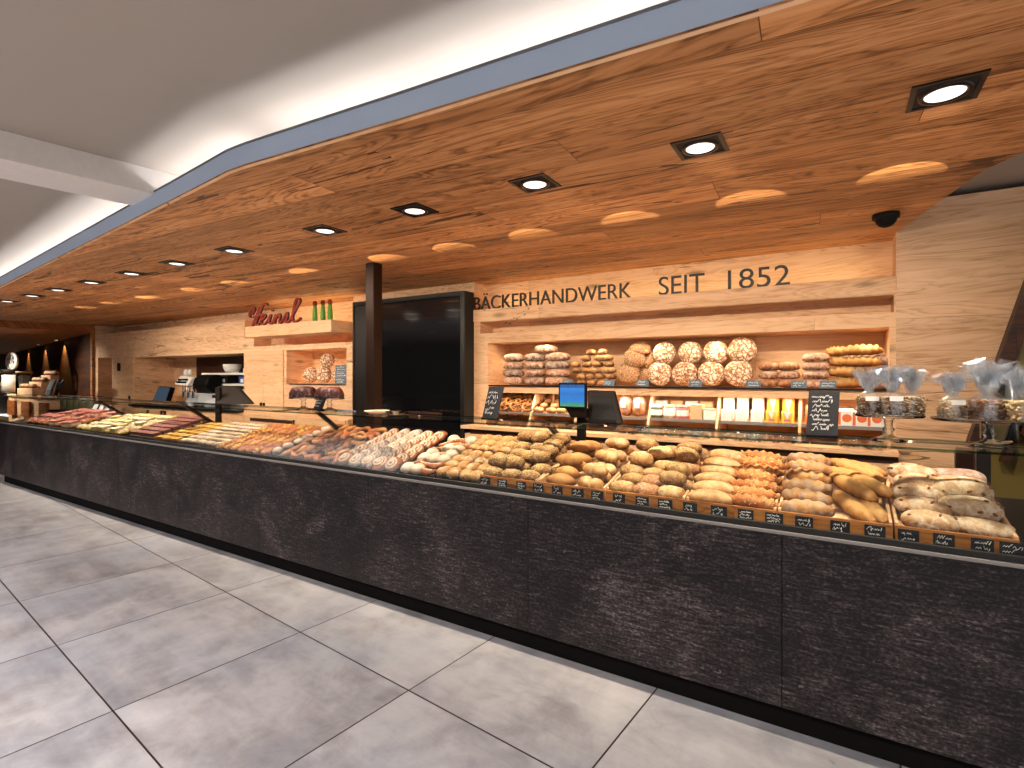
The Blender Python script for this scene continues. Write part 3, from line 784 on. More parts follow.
place_rows('seedroll', 'seeded_roll', g(-1.93, -1.515, 3, .075), ys6, .15, 'small seeded roll', 'by the pastries', 'bread roll', 'small seeded rolls', up, 1.08, .5)
place_rows('plainroll', 'golden_roll', [-1.385], ys6, .1, 'large golden roll', 'of plain golden rolls', 'bread roll', 'plain golden rolls', up, 1.08, .6)
place_rows('twin', 'twin_roll', [-1.19], ys6, -.2, 'golden twin roll', 'of plain golden rolls', 'bread roll', 'golden twin rolls', up, 1.08, .6)
place_rows('oval', 'oval_seed_roll', g(-1.086, -.655, 3, .08), ys6, .05, 'oval seeded roll', 'without other breads', 'bread roll', 'seeded oval rolls', up, 1.08, .4)
place_rows('slit', 'slit_roll', [-.545], ys6, -.05, 'pale slit roll', 'shared with orange sticks', 'bread roll', 'pale slit rolls', up)
place_rows('stick', 'cheese_stick', [-.355], [2.775+.078*i for i in range(7)], -.12, 'orange ridged stick', 'shared with slit rolls', 'bread stick', 'orange ridged sticks', up)
place_rows('poppy', 'poppy_twist', [-.125], [2.78+.1*i for i in range(6)], -.05, 'grey-dusted poppy twist', 'shared with baguettes', 'bread roll', 'poppy twists', up)
for i, (x, y, rz, dz) in enumerate(((.055, 2.88, -1.12, 0), (.12, 2.90, -1.15, .0), (.065, 3.0, -1.0, .045), (.115, 3.03, -1.05, .06), (.06, 3.12, -.85, .055), (.095, 3.16, -.8, .075), (.08, 3.25, -.5, .06))):
    lay('baguette', 'baguette', x, y, rz, f'long slashed baguette, {ORD[i]} from the front in the tray of poppy twists', 'baguette', 'long baguettes', dz, (.80 if i < 4 else .68), .003)
place_rows('rustic', 'rustic_loaf', [.325], [2.78+.108*i for i in range(5)], -.22, 'slim rustic loaf', 'at the right end', 'bread loaf', 'slim rustic loaves', up)
lay('ciabatta', 'ciabatta', .48, 2.80, -.05, 'long pale floured loaf at the front of the right tray', 'bread loaf', None, 0, .72)
lay('bigloaf', 'big_rustic_loaf', .482, 2.94, -.12, 'big torn rustic loaf with white flour in the right tray', 'bread loaf', None, 0, .86)
lay('bigloaf', 'big_rustic_loaf', .48, 3.08, .08, 'big floured loaf behind the torn rustic loaf', 'bread loaf', None, .03, .84)
lay('greyloaf', 'grey_crusted_loaf', .484, 3.22, -.05, 'grey crusted long loaf at the back of the right tray', 'bread loaf', None, .045, .84)

# price tags
tagpx = [485, 502, 521, 538, 557, 577.5, 597, 618.8, 642, 665, 690, 718.7, 745.6, 774, 804, 840, 875, 908.5, 944, 982.6, 1013]
for k, px_ in enumerate(tagpx):
    x = at(px_, 500, 2.705).x; hw = rnd.uniform(.034, .038)
    t = thing('price_tag', f'small black price tag with white script, {ORD[k]} from the left along the bread trays', 'price tag', (x, 2.706, .91), 'black price tags on the bread trays')
    MB().box(x-hw, x+hw, 2.706, 2.710, .912, .964).build('board', 'chalkboard', t, .001)
    scribble(MB(), (x-hw+.006, 2.7055, .917), (1, 0, 0), (0, 0, 1), hw*2-.012, .042, rnd.choice((2, 2, 3)), .0008, k+5, .85).build('script', 'chalk', t)

# ------------------------------------------------------------------ pastries on the left half
def deckz(y): return .901+.1936*(y-2.74)
def snail(name, R, seed, mats, turns=2.6, r=.017):
    mb = MB(); rg = random.Random(seed); pts = []; N = 46
    for i in range(N):
        f = i/(N-1); a = f*turns*2*PI; rr = R*.98*(1-f)**.9*.86+.004
        pts.append((rr*math.cos(a), rr*math.sin(a), r*.9+.016*f))
    mb.tube(pts, [r*(.75 if i == 0 else 1) for i in range(N)], 7, 0)
    if len(mats) > 1:
        mb.tube([(p[0]*.96, p[1]*.96, p[2]+r*.78) for p in pts[4:-2]], r*.48, 5, 1)
    return mb.mesh(name, mats)
def crescent(name, R, seed, mats):
    mb = MB(); pts = []; rs = []; N = 17
    for i in range(N):
        f = i/(N-1)*2-1; a = f*1.25; pts.append((R*math.sin(a), -R*math.cos(a)+R*.7, .022)); rs.append((.024*(1-.72*abs(f)**1.6))*(1+.13*math.cos(i*PI*.9)))
    mb.tube(pts, rs, 9, 0)
    if len(mats) > 1: mb.tube([(p[0], p[1], p[2]+r_*.75) for p, r_ in zip(pts[3:-3], rs[3:-3])], .007, 5, 1)
    return mb.mesh(name, mats)
def slab(name, L, W, H, layers, mats):
    mb = MB(); z = 0
    for k, (f, mi, inset) in enumerate(layers):
        x, y = L/2-inset, W/2-inset; h = H*f; mb.box(-x, x, -y, y, z, z+h, mi); z += h+.0002
    me = mb.mesh(name, mats); return me
def tart(name, R, H, mats, berries=5):
    mb = MB(); mb.lathe([(0, 0), (R*.78, 0), (R, H*.7), (R*.9, H*.72), (R*.82, H*.6), (0, H*.6)], n=16)
    for i in range(berries):
        a = 2*PI*i/berries; mb.ell((R*.45*math.cos(a), R*.45*math.sin(a), H*.68), (R*.32,)*2+(H*.28,), 8, 5, 1)
    return mb.mesh(name, mats)
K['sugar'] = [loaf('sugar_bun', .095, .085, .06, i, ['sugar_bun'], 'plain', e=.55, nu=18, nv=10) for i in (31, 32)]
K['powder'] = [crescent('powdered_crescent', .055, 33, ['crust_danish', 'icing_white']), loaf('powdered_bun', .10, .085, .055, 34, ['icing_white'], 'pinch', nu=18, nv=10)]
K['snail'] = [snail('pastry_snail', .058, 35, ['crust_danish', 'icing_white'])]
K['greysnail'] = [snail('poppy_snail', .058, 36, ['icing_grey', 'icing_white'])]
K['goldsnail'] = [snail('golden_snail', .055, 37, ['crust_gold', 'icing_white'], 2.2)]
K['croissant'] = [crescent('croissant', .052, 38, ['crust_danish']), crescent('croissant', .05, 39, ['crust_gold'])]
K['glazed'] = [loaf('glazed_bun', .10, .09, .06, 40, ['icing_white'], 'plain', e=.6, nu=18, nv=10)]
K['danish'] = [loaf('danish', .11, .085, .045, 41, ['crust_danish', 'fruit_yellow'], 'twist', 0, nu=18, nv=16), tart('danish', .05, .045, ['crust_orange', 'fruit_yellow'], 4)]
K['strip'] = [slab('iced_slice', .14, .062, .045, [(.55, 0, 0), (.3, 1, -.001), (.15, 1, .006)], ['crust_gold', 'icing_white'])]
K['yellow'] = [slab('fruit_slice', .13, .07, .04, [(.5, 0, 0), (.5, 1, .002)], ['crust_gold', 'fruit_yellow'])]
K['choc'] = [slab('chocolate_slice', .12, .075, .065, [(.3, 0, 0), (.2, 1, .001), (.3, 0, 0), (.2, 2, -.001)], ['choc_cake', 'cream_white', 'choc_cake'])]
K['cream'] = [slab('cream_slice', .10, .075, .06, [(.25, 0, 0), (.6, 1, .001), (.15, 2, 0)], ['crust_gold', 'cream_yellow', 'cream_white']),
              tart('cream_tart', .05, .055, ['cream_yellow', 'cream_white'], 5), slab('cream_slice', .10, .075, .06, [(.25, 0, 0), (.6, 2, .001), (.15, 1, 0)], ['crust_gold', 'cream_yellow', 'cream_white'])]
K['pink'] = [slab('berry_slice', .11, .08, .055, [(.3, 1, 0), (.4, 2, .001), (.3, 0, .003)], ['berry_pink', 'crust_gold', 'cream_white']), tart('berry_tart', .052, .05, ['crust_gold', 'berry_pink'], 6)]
deckt = math.atan(.1936)
def field(kind, name, xs, ys, rz, adj, cat, group, dz=0, jr=.3, sc=1.0, tail='', skip=None, lean=0):
    for c, x in enumerate(xs):
        for r, y in enumerate(ys):
            if skip and skip(c, r): continue
            me = rnd.choice(K[kind])
            lb = f'{adj}, {ORD[r]} from front'
            lb += f', {ORD[c]} line from left' if len(xs) > 1 else tail
            o = inst(me, name, (x+rnd.uniform(-.006, .006), y+rnd.uniform(-.004, .004), deckz(y)+.004+(dz(r) if callable(dz) else dz)), (0, 0, 0), lb, cat, group, (sc,)*3)
            o.rotation_euler = (Matrix.Rotation(deckt+lean*rnd.uniform(.8, 1.2), 3, 'X') @ Matrix.Rotation(rz+rnd.uniform(-jr, jr), 3, 'Z')).to_euler()
yy = lambda n, a=2.79, b=3.3: [a+(b-a)*i/(n-1) for i in range(n)]
lift = lambda r: .007*r
# shallow steel trays carry the pastries
pz = [(-2.33, -1.945, 'sugar-crusted buns'), (-2.66, -2.34, 'powdered pastries'), (-3.32, -2.67, 'glazed snails'), (-4.02, -3.33, 'croissants'), (-4.24, -4.03, 'white glazed buns'),
      (-5.02, -4.25, 'orange danish'), (-5.72, -5.03, 'iced slices'), (-6.22, -5.73, 'fruit slices'), (-6.82, -6.23, 'chocolate slices'), (-8.32, -6.83, 'cream slices'), (-10.1, -8.33, 'berry slices')]
for a, b, nm in pz:
    t = thing('pastry_tray', f'thin dark tray under the {nm}', 'tray', ((a+b)/2, 2.76, deckz(2.76)), 'pastry trays')
    y0, y1 = 2.748, 3.34
    deckz_ = deckz; 
    MB().hexa([(a, y0, deckz(y0)+.001), (b, y0, deckz(y0)+.001), (b, y1, deckz(y1)+.001), (a, y1, deckz(y1)+.001), (a, y0, deckz(y0)+.003), (b, y0, deckz(y0)+.003), (b, y1, deckz(y1)+.003), (a, y1, deckz(y1)+.003)]).build('base', 'plastic_brown', t)
    MB().bar((a+.003, y0+.004, deckz(y0)+.010), (b-.003, y0+.004, deckz(y0)+.010), .006, .012).build('rim', 'black_metal', t)
lift2 = lambda r: .022+.008*r
field('sugar', 'sugar_bun', [-2.27, -2.18, -2.09, -2.0], yy(7), 0, 'sugar-crusted bun next to the bread trays', 'bun', 'sugar-crusted buns', lambda r: .012*r, 1.5, 1.15)
field('powder', 'powdered_pastry', [-2.59, -2.50, -2.41], yy(7), .3, 'white powdered pastry beside the sugar buns', 'pastry', 'powdered pastries', lambda r: .008*r+.005, .5, 1.2, lean=.25)
field('snail', 'pastry_snail', [-2.74], yy(7), 0, 'brown pastry snail with white spiral glaze', 'pastry', 'brown glazed snails', lift2, 3, 1.15, ' beside powdered pastries', lean=.45)
field('snail', 'pastry_snail', [-2.87], yy(7), 0, 'brown pastry snail in the line next to grey snails', 'pastry', 'brown glazed snails', lift2, 3, 1.15, lean=.45)
field('greysnail', 'poppy_snail', [-3.0, -3.125], yy(7), 0, 'greyish glazed snail', 'pastry', 'greyish glazed snails', lift2, 3, 1.15, lean=.45)
field('goldsnail', 'golden_snail', [-3.25], yy(7), 0, 'golden glazed snail next to the croissants', 'pastry', 'golden glazed snails', lift2, 3, 1.15, lean=.45)
field('croissant', 'croissant', [-3.38-.1*i for i in range(7)][::-1], yy(8), .4, 'small golden croissant', 'pastry', 'small croissants', lambda r: .01*r+(.012 if r % 2 else 0), 3.1, 1.1, lean=.2)
field('glazed', 'glazed_bun', [-4.135], yy(6, 2.80), 0, 'white glazed bun in the single line behind croissants', 'bun', 'white glazed buns', lambda r: .01+.008*r, 1.5, .92)
field('danish', 'danish', [-4.95+.115*i for i in range(7)], yy(6), .6, 'orange-brown danish', 'pastry', 'orange danish pastries', lambda r: .009*r, .9, 1.2, lean=.2)
field('strip', 'iced_slice', [-5.64+.15*i for i in range(5)], yy(7), .1, 'white iced slice', 'cake slice', 'white iced slices', lambda r: .004*r, .25, 1.0)
field('yellow', 'fruit_slice', [-6.15+.15*i for i in range(3)], yy(6), .1, 'golden fruit slice', 'cake slice', 'golden fruit slices', 0, .2, 1.05)
field('choc', 'chocolate_slice', [-6.74+.14*i for i in range(4)], yy(6), .06, 'chocolate cake slice', 'cake slice', 'chocolate cake slices', lambda r: .006*r, .06, 1.08)
field('cream', 'cream_slice', [-8.2+.165*i for i in range(8)], yy(5), .1, 'pale cream cake piece', 'cake slice', 'cream cake pieces', 0, .25, 1.3)
field('pink', 'berry_slice', [-9.95+.23*i for i in range(7)], yy(4, 2.8, 3.28), .1, 'pinkish berry cake piece', 'cake slice', 'berry cake pieces', 0, .3, 1.6)

# ------------------------------------------------------------------ things on the glass shelf
ZG = 1.3165
def cake_stand(x, y, R, h, label, group):
    t = thing('cake_stand', label, 'cake stand', (x, y, ZG), group)
    MB().lathe([(0, h-.006), (R*.98, h-.005), (R, h), (R*.99, h+.006), (R*.97, h+.002), (0, h)], (x, y, ZG), 40).build('plate', 'clear_glass', t)
    MB().lathe([(0, 0), (.062, 0), (.064, .004), (.045, .014), (.02, .026), (.014, .04), (.024, .052), (.014, .064), (.017, h-.02), (.03, h-.007), (0, h-.0065)], (x, y, ZG), 24).build('pedestal', 'clear_glass', t)
    return t
# black sign boards
def board(px_, py0, py1, w, lean, label, lines, seed, tiltz=0, Y=2.80):
    p = at(px_, py0, Y); q = at(px_, py1, Y); h = q.z-ZG
    t = thing('chalkboard', label, 'sign', (p.x, Y, ZG))
    sk = tiltz
    mb = MB(); hw = w/2
    pts = [(-hw, 0, .012), (hw, 0, .012), (hw, .006, .012), (-hw, .006, .012), (-hw+sk, lean, h), (hw+sk, lean, h), (hw+sk, lean+.006, h), (-hw+sk, lean+.006, h)]
    mb.hexa([(p.x+a, Y+b, ZG+c) for a, b, c in pts]).build('board', 'chalkboard', t, .001)
    MB().box(p.x-hw, p.x+hw, Y-.012, Y+.025, ZG, ZG+.012).build('base', 'plastic_black', t, .002)
    upv = Vector((sk, lean, h-.012)).normalized()
    scribble(MB(), (p.x-hw*.82, Y-.001, ZG+.03), (1, 0, 0), upv, w*.82, h*.80, lines, .0009, seed).build('script', 'chalk', t)
board(489.5, 419, 387, .118, .05, 'black chalkboard with price standing beside the pretzels', 5, 50, .02)
board(821.5, 437.5, 391, .125, .05, 'tall black chalkboard with white script before the flour bags', 8, 51, .01)
board(317.5, 416, 387, .11, .04, 'narrow black chalkboard between the two dark cakes', 7, 52, .05)

def bag_mesh(seed, w, d, h, tuft):
    rg = random.Random(seed); mb = MB(); n = 22; rows = []
    prof = [(0, 1.0), (.5, 1.03), (.97, .96), (1.06, .55), (1.14, .32)]
    fl = [(1.14+.1*k, .32+.16*k+.10*(k > 2)) for k in range(1, 6)]
    for zz, s in prof+fl:
        ring = []
        for k in range(n):
            a = 2*PI*k/n; cx, cy = math.cos(a), math.sin(a); q = max(abs(cx), abs(cy)); f = (1/q)**.6 if zz < 1 else 1
            cr = 1+(.0 if zz < 1 else .75*(zz-1)/.5*math.sin(k*PI*.9+rg.uniform(-.9, .9)))
            z = h*min(zz, 1.0)+max(0, zz-1)*tuft/.64
            if zz > 1.2: z += rg.uniform(-.03, .02)
            ring.append((cx*w/2*s*f*cr*1.02, cy*d/2*s*f*cr*1.02, z))
        rows.append(ring)
    vs = [p for r in rows for p in r]; fs = []
    for j in range(len(rows)-1):
        for k in range(n): fs.append((j*n+k, j*n+(k+1) % n, (j+1)*n+(k+1) % n, (j+1)*n+k))
    fs.append(tuple(range(n))[::-1]); mb.add(vs, fs, 0, False)
    for k in range(16):   # loose crinkled leaves of film
        a = rg.uniform(0, 2*PI); r = w*rg.uniform(.1, .34); b = Vector((r*.3*math.cos(a), r*.3*math.sin(a), h*1.1)); tp = Vector((r*math.cos(a)*1.3, r*math.sin(a)*1.3, h+tuft*rg.uniform(.6, 1.05)))
        s_ = Vector((-math.sin(a), math.cos(a), 0))*w*.2; m_ = (b+tp)/2+Vector((math.cos(a), math.sin(a), 0))*.012
        mb.add([b-s_*.4, b+s_*.4, m_+s_, m_-s_*.8, tp+s_*.7+Vector((0, 0, .01)), tp-s_*.6], [(0, 1, 2, 3), (3, 2, 4, 5)], 0)
    return mb.mesh('cellophane', ['cellophane'])
def nut_mesh(seed, w, d, h, mat, big=1.0):
    rg = random.Random(seed); mb = MB(); mb.box(-w*.40, w*.40, -d*.40, d*.40, .004, h*.86)
    for i in range(150):
        fx = rg.choice('xyztx'); x, y, z = rg.uniform(-.42, .42)*w, rg.uniform(-.42, .42)*d, rg.uniform(.05, .9)*h
        if fx == 'x': x = math.copysign(.42*w, x)
        elif fx == 'y': y = -.42*d
        elif fx == 'z': z = .88*h
        else: y = math.copysign(.42*d, y)
        rt = Matrix.Rotation(rg.uniform(0, 6), 3, 'Z') @ Matrix.Rotation(rg.uniform(0, 3), 3, 'X')
        mb.ell((x, y, z), (.010*big, .006*big, .0045*big), 6, 4, rg.choice((0, 0, 1)), rt)
    return mb.mesh('nuts', mat)
def bag(x, y, z, rot, w, h, tuft, seed, mats, label, paper=True, big=1.0, group='cellophane bags on the cake stands'):
    t = thing('nut_bag', label, 'bag', (x, y, z), group); t.rotation_euler = (0, 0, rot)
    for nm, me in (('nuts', nut_mesh(seed, w, w*.8, h, mats, big)), ('cellophane', bag_mesh(seed, w, w*.8, h, tuft))):
        o = bpy.data.objects.new(nm, me); COL.objects.link(o); o.parent = t
    if paper:
        m = MB().box(-w*.3, w*.3, -w*.445, -w*.440, h*.72, h*.95).mesh('paper_label', ['white_pack']); o = bpy.data.objects.new('paper_label', m); COL.objects.link(o); o.parent = t
    return t
x1 = at(888.5, 440, 2.80).x
cake_stand(x1, 2.80, .128, .112, 'glass cake stand with three nut bags near the chalkboard', 'glass cake stands')
zp = ZG+.114
mx = ['nuts_mixed', 'nuts_brown']
bag(x1-.072, 2.785, zp, .3, .085, .085, .115, 1, mx, 'cellophane bag of dark nuts on the stand nearest the chalkboard')
bag(x1+.010, 2.765, zp, .35, .085, .088, .12, 2, mx, 'middle cellophane bag with white label on the stand near the chalkboard')
bag(x1+.082, 2.81, zp, .5, .08, .09, .11, 3, ['nuts_mixed', 'nuts_pale'], 'cellophane bag of grey seeds by the stand edge facing the oak wall', False)
x2 = at(989, 440, 2.78).x
cake_stand(x2, 2.78, .185, .108, 'wide glass cake stand with nut bags at the right end', 'glass cake stands')
zp = ZG+.110
bag(x2-.118, 2.75, zp, .4, .085, .08, .10, 4, ['nuts_pale', 'nuts_mixed'], 'labelled cellophane bag of pale nuts on the wide stand')
bag(x2-.015, 2.73, zp, .5, .10, .085, .13, 5, ['nuts_brown', 'crust_brown'], 'cellophane bag of reddish brown nuts in the middle of the wide stand', False)
bag(x2+.085, 2.72, zp, .5, .09, .085, .12, 6, ['nuts_pale', 'seed_yellow'], 'cellophane bag of yellow dried pieces on the wide stand', False, 1.4)
bag(x2+.02, 2.87, zp, .2, .10, .085, .15, 7, ['nuts_pale', 'nuts_brown'], 'cellophane bag at the back of the wide stand', False)
# glass jug behind the bags
jx, jy = at(985, 380, 2.97).x+.02, 2.93
# left pair of stands with dark cakes
for k, px_ in enumerate((303.5, 329.5)):
    x = at(px_, 410, 2.82).x
    cake_stand(x, 2.82, .118, .10, ['glass cake stand under the dark cake farther from the pillar', 'glass cake stand under the dark cake nearer the pillar'][k], 'glass cake stands')
    mb = MB(); n = 36; vs = []
    pr = [(.112, 0), (.108, .03), (.09, .07), (.07, .088), (.045, .088), (.025, .07), (.022, 0)]
    for r_, z_ in pr:
        for i in range(n):
            a = 2*PI*i/n; f = 1+(.09*math.sin(a*9+z_*30) if .02 < z_ else 0); vs.append((x+r_*f*math.cos(a), 2.82+r_*f*math.sin(a), ZG+.107+z_))
    fs = [(j*n+i, j*n+(i+1) % n, (j+1)*n+(i+1) % n, (j+1)*n+i) for j in range(len(pr)-1) for i in range(n)]
    mb.add(vs, fs, 0, True)
    tag(mb.build('ring_cake', 'berry_glaze', origin=(x, 2.82, ZG+.106)), ['dark red fluted ring cake on the stand farther from the pillar', 'dark red fluted ring cake on the stand nearer the pillar'][k], 'cake', 'dark ring cakes')
# dishes near the pillar
def dish(px_, py, R, mat, label, Y=2.82):
    x = at(px_, py, Y).x
    t = thing('serving_dish', label, 'dish', (x, Y, ZG))
    MB().lathe([(0, .002), (R*.6, .002), (R, .022), (R*.98, .024), (R*.6, .006), (0, .006)], (x, Y, ZG), 20).build('bowl', mat, t)
    MB().ell((x-.01, Y, ZG+.014), (R*.45, R*.3, .008), 10, 5).build('pastry_piece', 'crust_pale', t)
dish(377, 411, .095, 'plate_pink', 'flat pinkish serving dish on the glass shelf beside the pillar')
dish(396, 410, .085, 'clear_glass', 'glass serving dish on the glass shelf before the black cabinet')
x = at(348, 414, 2.80).x
tag(MB().box(x-.06, x+.06, 2.79, 2.83, ZG, ZG+.012).build('leaflet_holder', 'slate_tag', origin=(x, 2.81, ZG), bevel=.002), 'low blue grey card holder on the glass shelf beside dark cakes', 'holder')

# ------------------------------------------------------------------ tills
def till(x, y, label):
    t = thing('till_monitor', label, 'till', (x, y, 1.0)); return t
PX = at(581.5, 430, 3.385).x
t = till(PX, 3.385, 'till with blue customer screen and dark monitor on a post')
MB().box(PX-.03, PX+.03, 3.37, 3.40, 1.021, 1.33).build('post', 'plastic_black', t, .003)
MB().box(PX-.02, PX+.02, 3.35, 3.38, 1.32, 1.40).build('neck', 'plastic_black', t, .003)
p = at(558.5, 408, 3.3); q = at(586, 383, 3.3)
s0 = MB().box(p.x, q.x, 3.30, 3.325, p.z, q.z).build('customer_display', 'plastic_black', t, .004)
MB().box(p.x+.012, q.x-.012, 3.2985, 3.2995, p.z+.014, q.z-.012).build('screen', 'screen_blue', s0)
MB().hexa([(p.x+.08, 3.33, 1.31), (q.x-.01, 3.33, 1.31), (q.x-.01, 3.38, 1.31), (p.x+.08, 3.38, 1.31), (p.x+.05, 3.31, p.z+.002), (q.x, 3.31, p.z+.002), (q.x, 3.35, p.z+.002), (p.x+.05, 3.35, p.z+.002)]).build('bracket', 'plastic_brown', t, .003)
a, b, c, e = at(588, 423, 3.36), at(622, 424, 3.36), at(614, 392, 3.5), at(587, 391, 3.5)
mb = MB(); th = Vector((0, .035, .008))
mb.hexa([a, b, b+th, a+th, e, c, c+th, e+th]).build('monitor', 'plastic_brown', t, .006)
mb = MB(); off_ = Vector((0, -.004, 0)); f2 = lambda u, v: a*(1-u)*(1-v)+b*u*(1-v)+c*u*v+e*(1-u)*v
mb.hexa([f2(.12, .1)+off_, f2(.86, .1)+off_, f2(.86, .1), f2(.12, .1), f2(.12, .82)+off_, f2(.86, .82)+off_, f2(.86, .82), f2(.12, .82)]).build('back_cover', 'plastic_black', t, .002)
MB().box(PX-.0, PX+.26, 3.35, 3.46, 1.275, 1.295).build('base', 'plastic_brown', t, .004)
# far till
PX = at(218.5, 415, 3.385).x
t = till(PX, 3.385, 'dark slanted till monitor on a post before the coffee niche')
MB().box(PX-.045, PX+.045, 3.37, 3.40, 1.021, 1.47).build('post', 'plastic_brown', t, .003)
a, b, c, e = at(216, 404.5, 3.33), at(252, 404.5, 3.33), at(237, 387.5, 3.52), at(218, 386.5, 3.52)
MB().hexa([a, b, b+th, a+th, e, c, c+th, e+th]).build('monitor', 'plastic_brown', t, .005)

# ------------------------------------------------------------------ pillar and black cabinet
pl = MB().box(-3.735, -3.625, 3.42, 3.53, 0, HC)
struct(pl.build('pillar', 'brown_steel', bevel=.008), 'dark brown steel pillar rising to the oak ceiling', 'pillar')
bx0, bx1, by, bz = -5.2, -3.437, 4.555, 2.53
t = thing('glass_cabinet', 'tall black glass cabinet front behind the pillar', 'cabinet', ((bx0+bx1)/2, by, 0))
MB().box(bx0, bx1, by+.02, YW+.0, 0, bz).build('body', 'matt_black', t, .004)
def blackglass():
    tt = NT('black_glass'); tt.bsdf((.004, .004, .005, 1), .04, None, 0, .6); M['black_glass'] = tt.m
blackglass()
MB().box(bx0+.26, bx1-.06, by+.004, by+.019, .12, bz-.05).build('door', 'black_glass', t, .002)
MB().box(bx0+.03, bx0+.24, by+.006, by+.019, .12, bz-.05).build('side_panel', 'black_metal', t, .002)
mb = MB(); mb.box(bx1-.055, bx1, by-.004, by+.019, 0, bz); mb.box(bx0, bx1-.056, by-.004, by+.019, bz-.045, bz); mb.box(bx0, bx0+.028, by-.004, by+.019, 0, bz-.046)
mb.build('frame', 'black_metal', t, .002)
x = at(425, 420, by).x
MB().box(x-.25, x+.25, by-.002, by+.003, 1.10, 1.19).build('label_strip', 'oak_dark', t)

# ------------------------------------------------------------------ back worktop, drawers, crates
t = thing('back_cabinet', 'pale oak back cabinet with worktop under the bread shelves', 'cabinet', (-1.5, 4.5, 0))
MB().box(-3.45, XR, 4.50, YW, 1.035, 1.07).build('worktop', 'oak_light', t, .003)
MB().box(-3.36, XR, 4.55, YW, .98, 1.034).build('grip_groove', 'oak_dark', t)
MB().box(-3.45, XR, 4.56, YW, 0, .979).build('body', 'oak_light', t)
for k in range(5):
    a = -3.40+.75*k; MB().box(a, a+.742, 4.53, 4.559, .10, .975).build('door', 'oak_light', t, .002)
def key_handle(x, y, z, parent):
    o = MB().box(x-.007, x+.007, y-.012, y, z-.035, z+.01).lathe([(0, .035), (.012, .03), (.016, .018), (.012, .006), (0, 0)], (x, y-.008, z+.0), 8).build('handle', 'brown_steel', parent); return o
p = at(499, 437, 4.53); key_handle(p.x, 4.53, p.z, t)
p = at(552, 441, 4.53); key_handle(p.x, 4.53, p.z, t)
# left lower cabinets
t = thing('base_cabinet', 'pale oak base cabinet with dark worktop below the coffee niche', 'cabinet', (-9.6, 4.6, 0))
MB().box(-11.456, -7.874, 4.60, YW+.6, 1.031, 1.068).build('worktop', 'black_metal', t, .003)
MB().box(-12.45, -5.42, 4.66, YW-.002, .80, 1.029).build('body', 'oak_light', t)
for k in range(6):
    a = -12.4+1.16*k; d_ = MB().box(a, a+1.15, 4.64, 4.659, .80, 1.02).build('drawer', 'oak_light', t, .002)
for px_, py in ((148, 411.5), (161.5, 412.3), (165, 412.5)):
    p = at(px_, py, 4.63); MB().box(p.x-.015, p.x+.015, 4.61, 4.639, p.z-.04, p.z+.03).build('handle', 'brown_steel', t)
p, q = at(250, 418, 4.63), at(292, 421.5, 4.63)
MB().box(p.x, q.x, 4.628, 4.64, p.z-.04, p.z+.005).build('grip_slot', 'oak_dark', t); key_handle(q.x+.05, 4.628, q.z-.01, t)
# tall cupboard doors left of small niche
t = thing('wall_cupboard', 'pale oak wall cupboard with two doors beside the small niche', 'cupboard', (-7.35, YW, 1.1))
for a, b in ((-7.82, -7.34), (-7.335, -6.86)): MB().box(a, b, YW-.018, YW-.001, 1.10, 1.985).build('door', 'oak_light', t, .002)
for x in (-7.375, -7.30): MB().box(x-.012, x+.012, YW-.045, YW-.019, 1.13, 1.20).build('handle', 'brown_steel', t, .002)
t = thing('wall_cupboard', 'narrow oak cupboard door between the doorway and coffee niche', 'cupboard', (-11.95, YW, .9))
MB().box(-12.42, -11.52, YW-.018, YW-.001, 1.04, 1.985).build('door', 'oak_light', t, .002)
MB().box(-11.68, -11.64, YW-.045, YW-.019, 1.12, 1.22).build('handle', 'brown_steel', t, .002)
p = at(118.5, 367, YW-.03)
t = thing('wall_switch', 'small black switch unit on the narrow oak cupboard', 'switch', (p.x, YW-.03, p.z))
MB().box(p.x-.06, p.x+.06, YW-.035, YW-.019, p.z-.08, p.z+.08).build('plate', 'plastic_black', t, .004); MB().box(p.x-.03, p.x+.03, YW-.041, YW-.0355, p.z-.04, p.z+.04).build('button', 'plastic_brown', t, .003)

# ------------------------------------------------------------------ upper niche breads
Y0 = 4.90; ZS = 1.502
struct(MB().box(-3.23, .31, YW-.02, YW+.0, 1.489, 1.5045).build('trim_5', 'black_metal'), 'dark steel edge on the upper bread shelf', 'trim')
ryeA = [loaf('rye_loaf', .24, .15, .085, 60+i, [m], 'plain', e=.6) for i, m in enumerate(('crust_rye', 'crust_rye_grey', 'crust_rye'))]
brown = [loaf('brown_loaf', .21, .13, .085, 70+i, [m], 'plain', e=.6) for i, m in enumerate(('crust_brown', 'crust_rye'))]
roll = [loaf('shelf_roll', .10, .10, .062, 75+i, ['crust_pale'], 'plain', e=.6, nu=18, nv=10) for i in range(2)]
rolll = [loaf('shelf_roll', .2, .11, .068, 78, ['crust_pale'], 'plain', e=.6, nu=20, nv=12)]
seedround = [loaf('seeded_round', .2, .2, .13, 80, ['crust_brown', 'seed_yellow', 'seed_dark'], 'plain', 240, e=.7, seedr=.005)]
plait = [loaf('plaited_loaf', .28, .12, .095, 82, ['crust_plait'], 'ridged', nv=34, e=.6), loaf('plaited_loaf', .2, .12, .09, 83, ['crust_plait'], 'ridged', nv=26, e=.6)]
rgt = lambda r, n: ['bottom', 'second', 'third', 'top', 'highest'][r] if n > 3 else ['bottom', 'middle', 'top'][r]
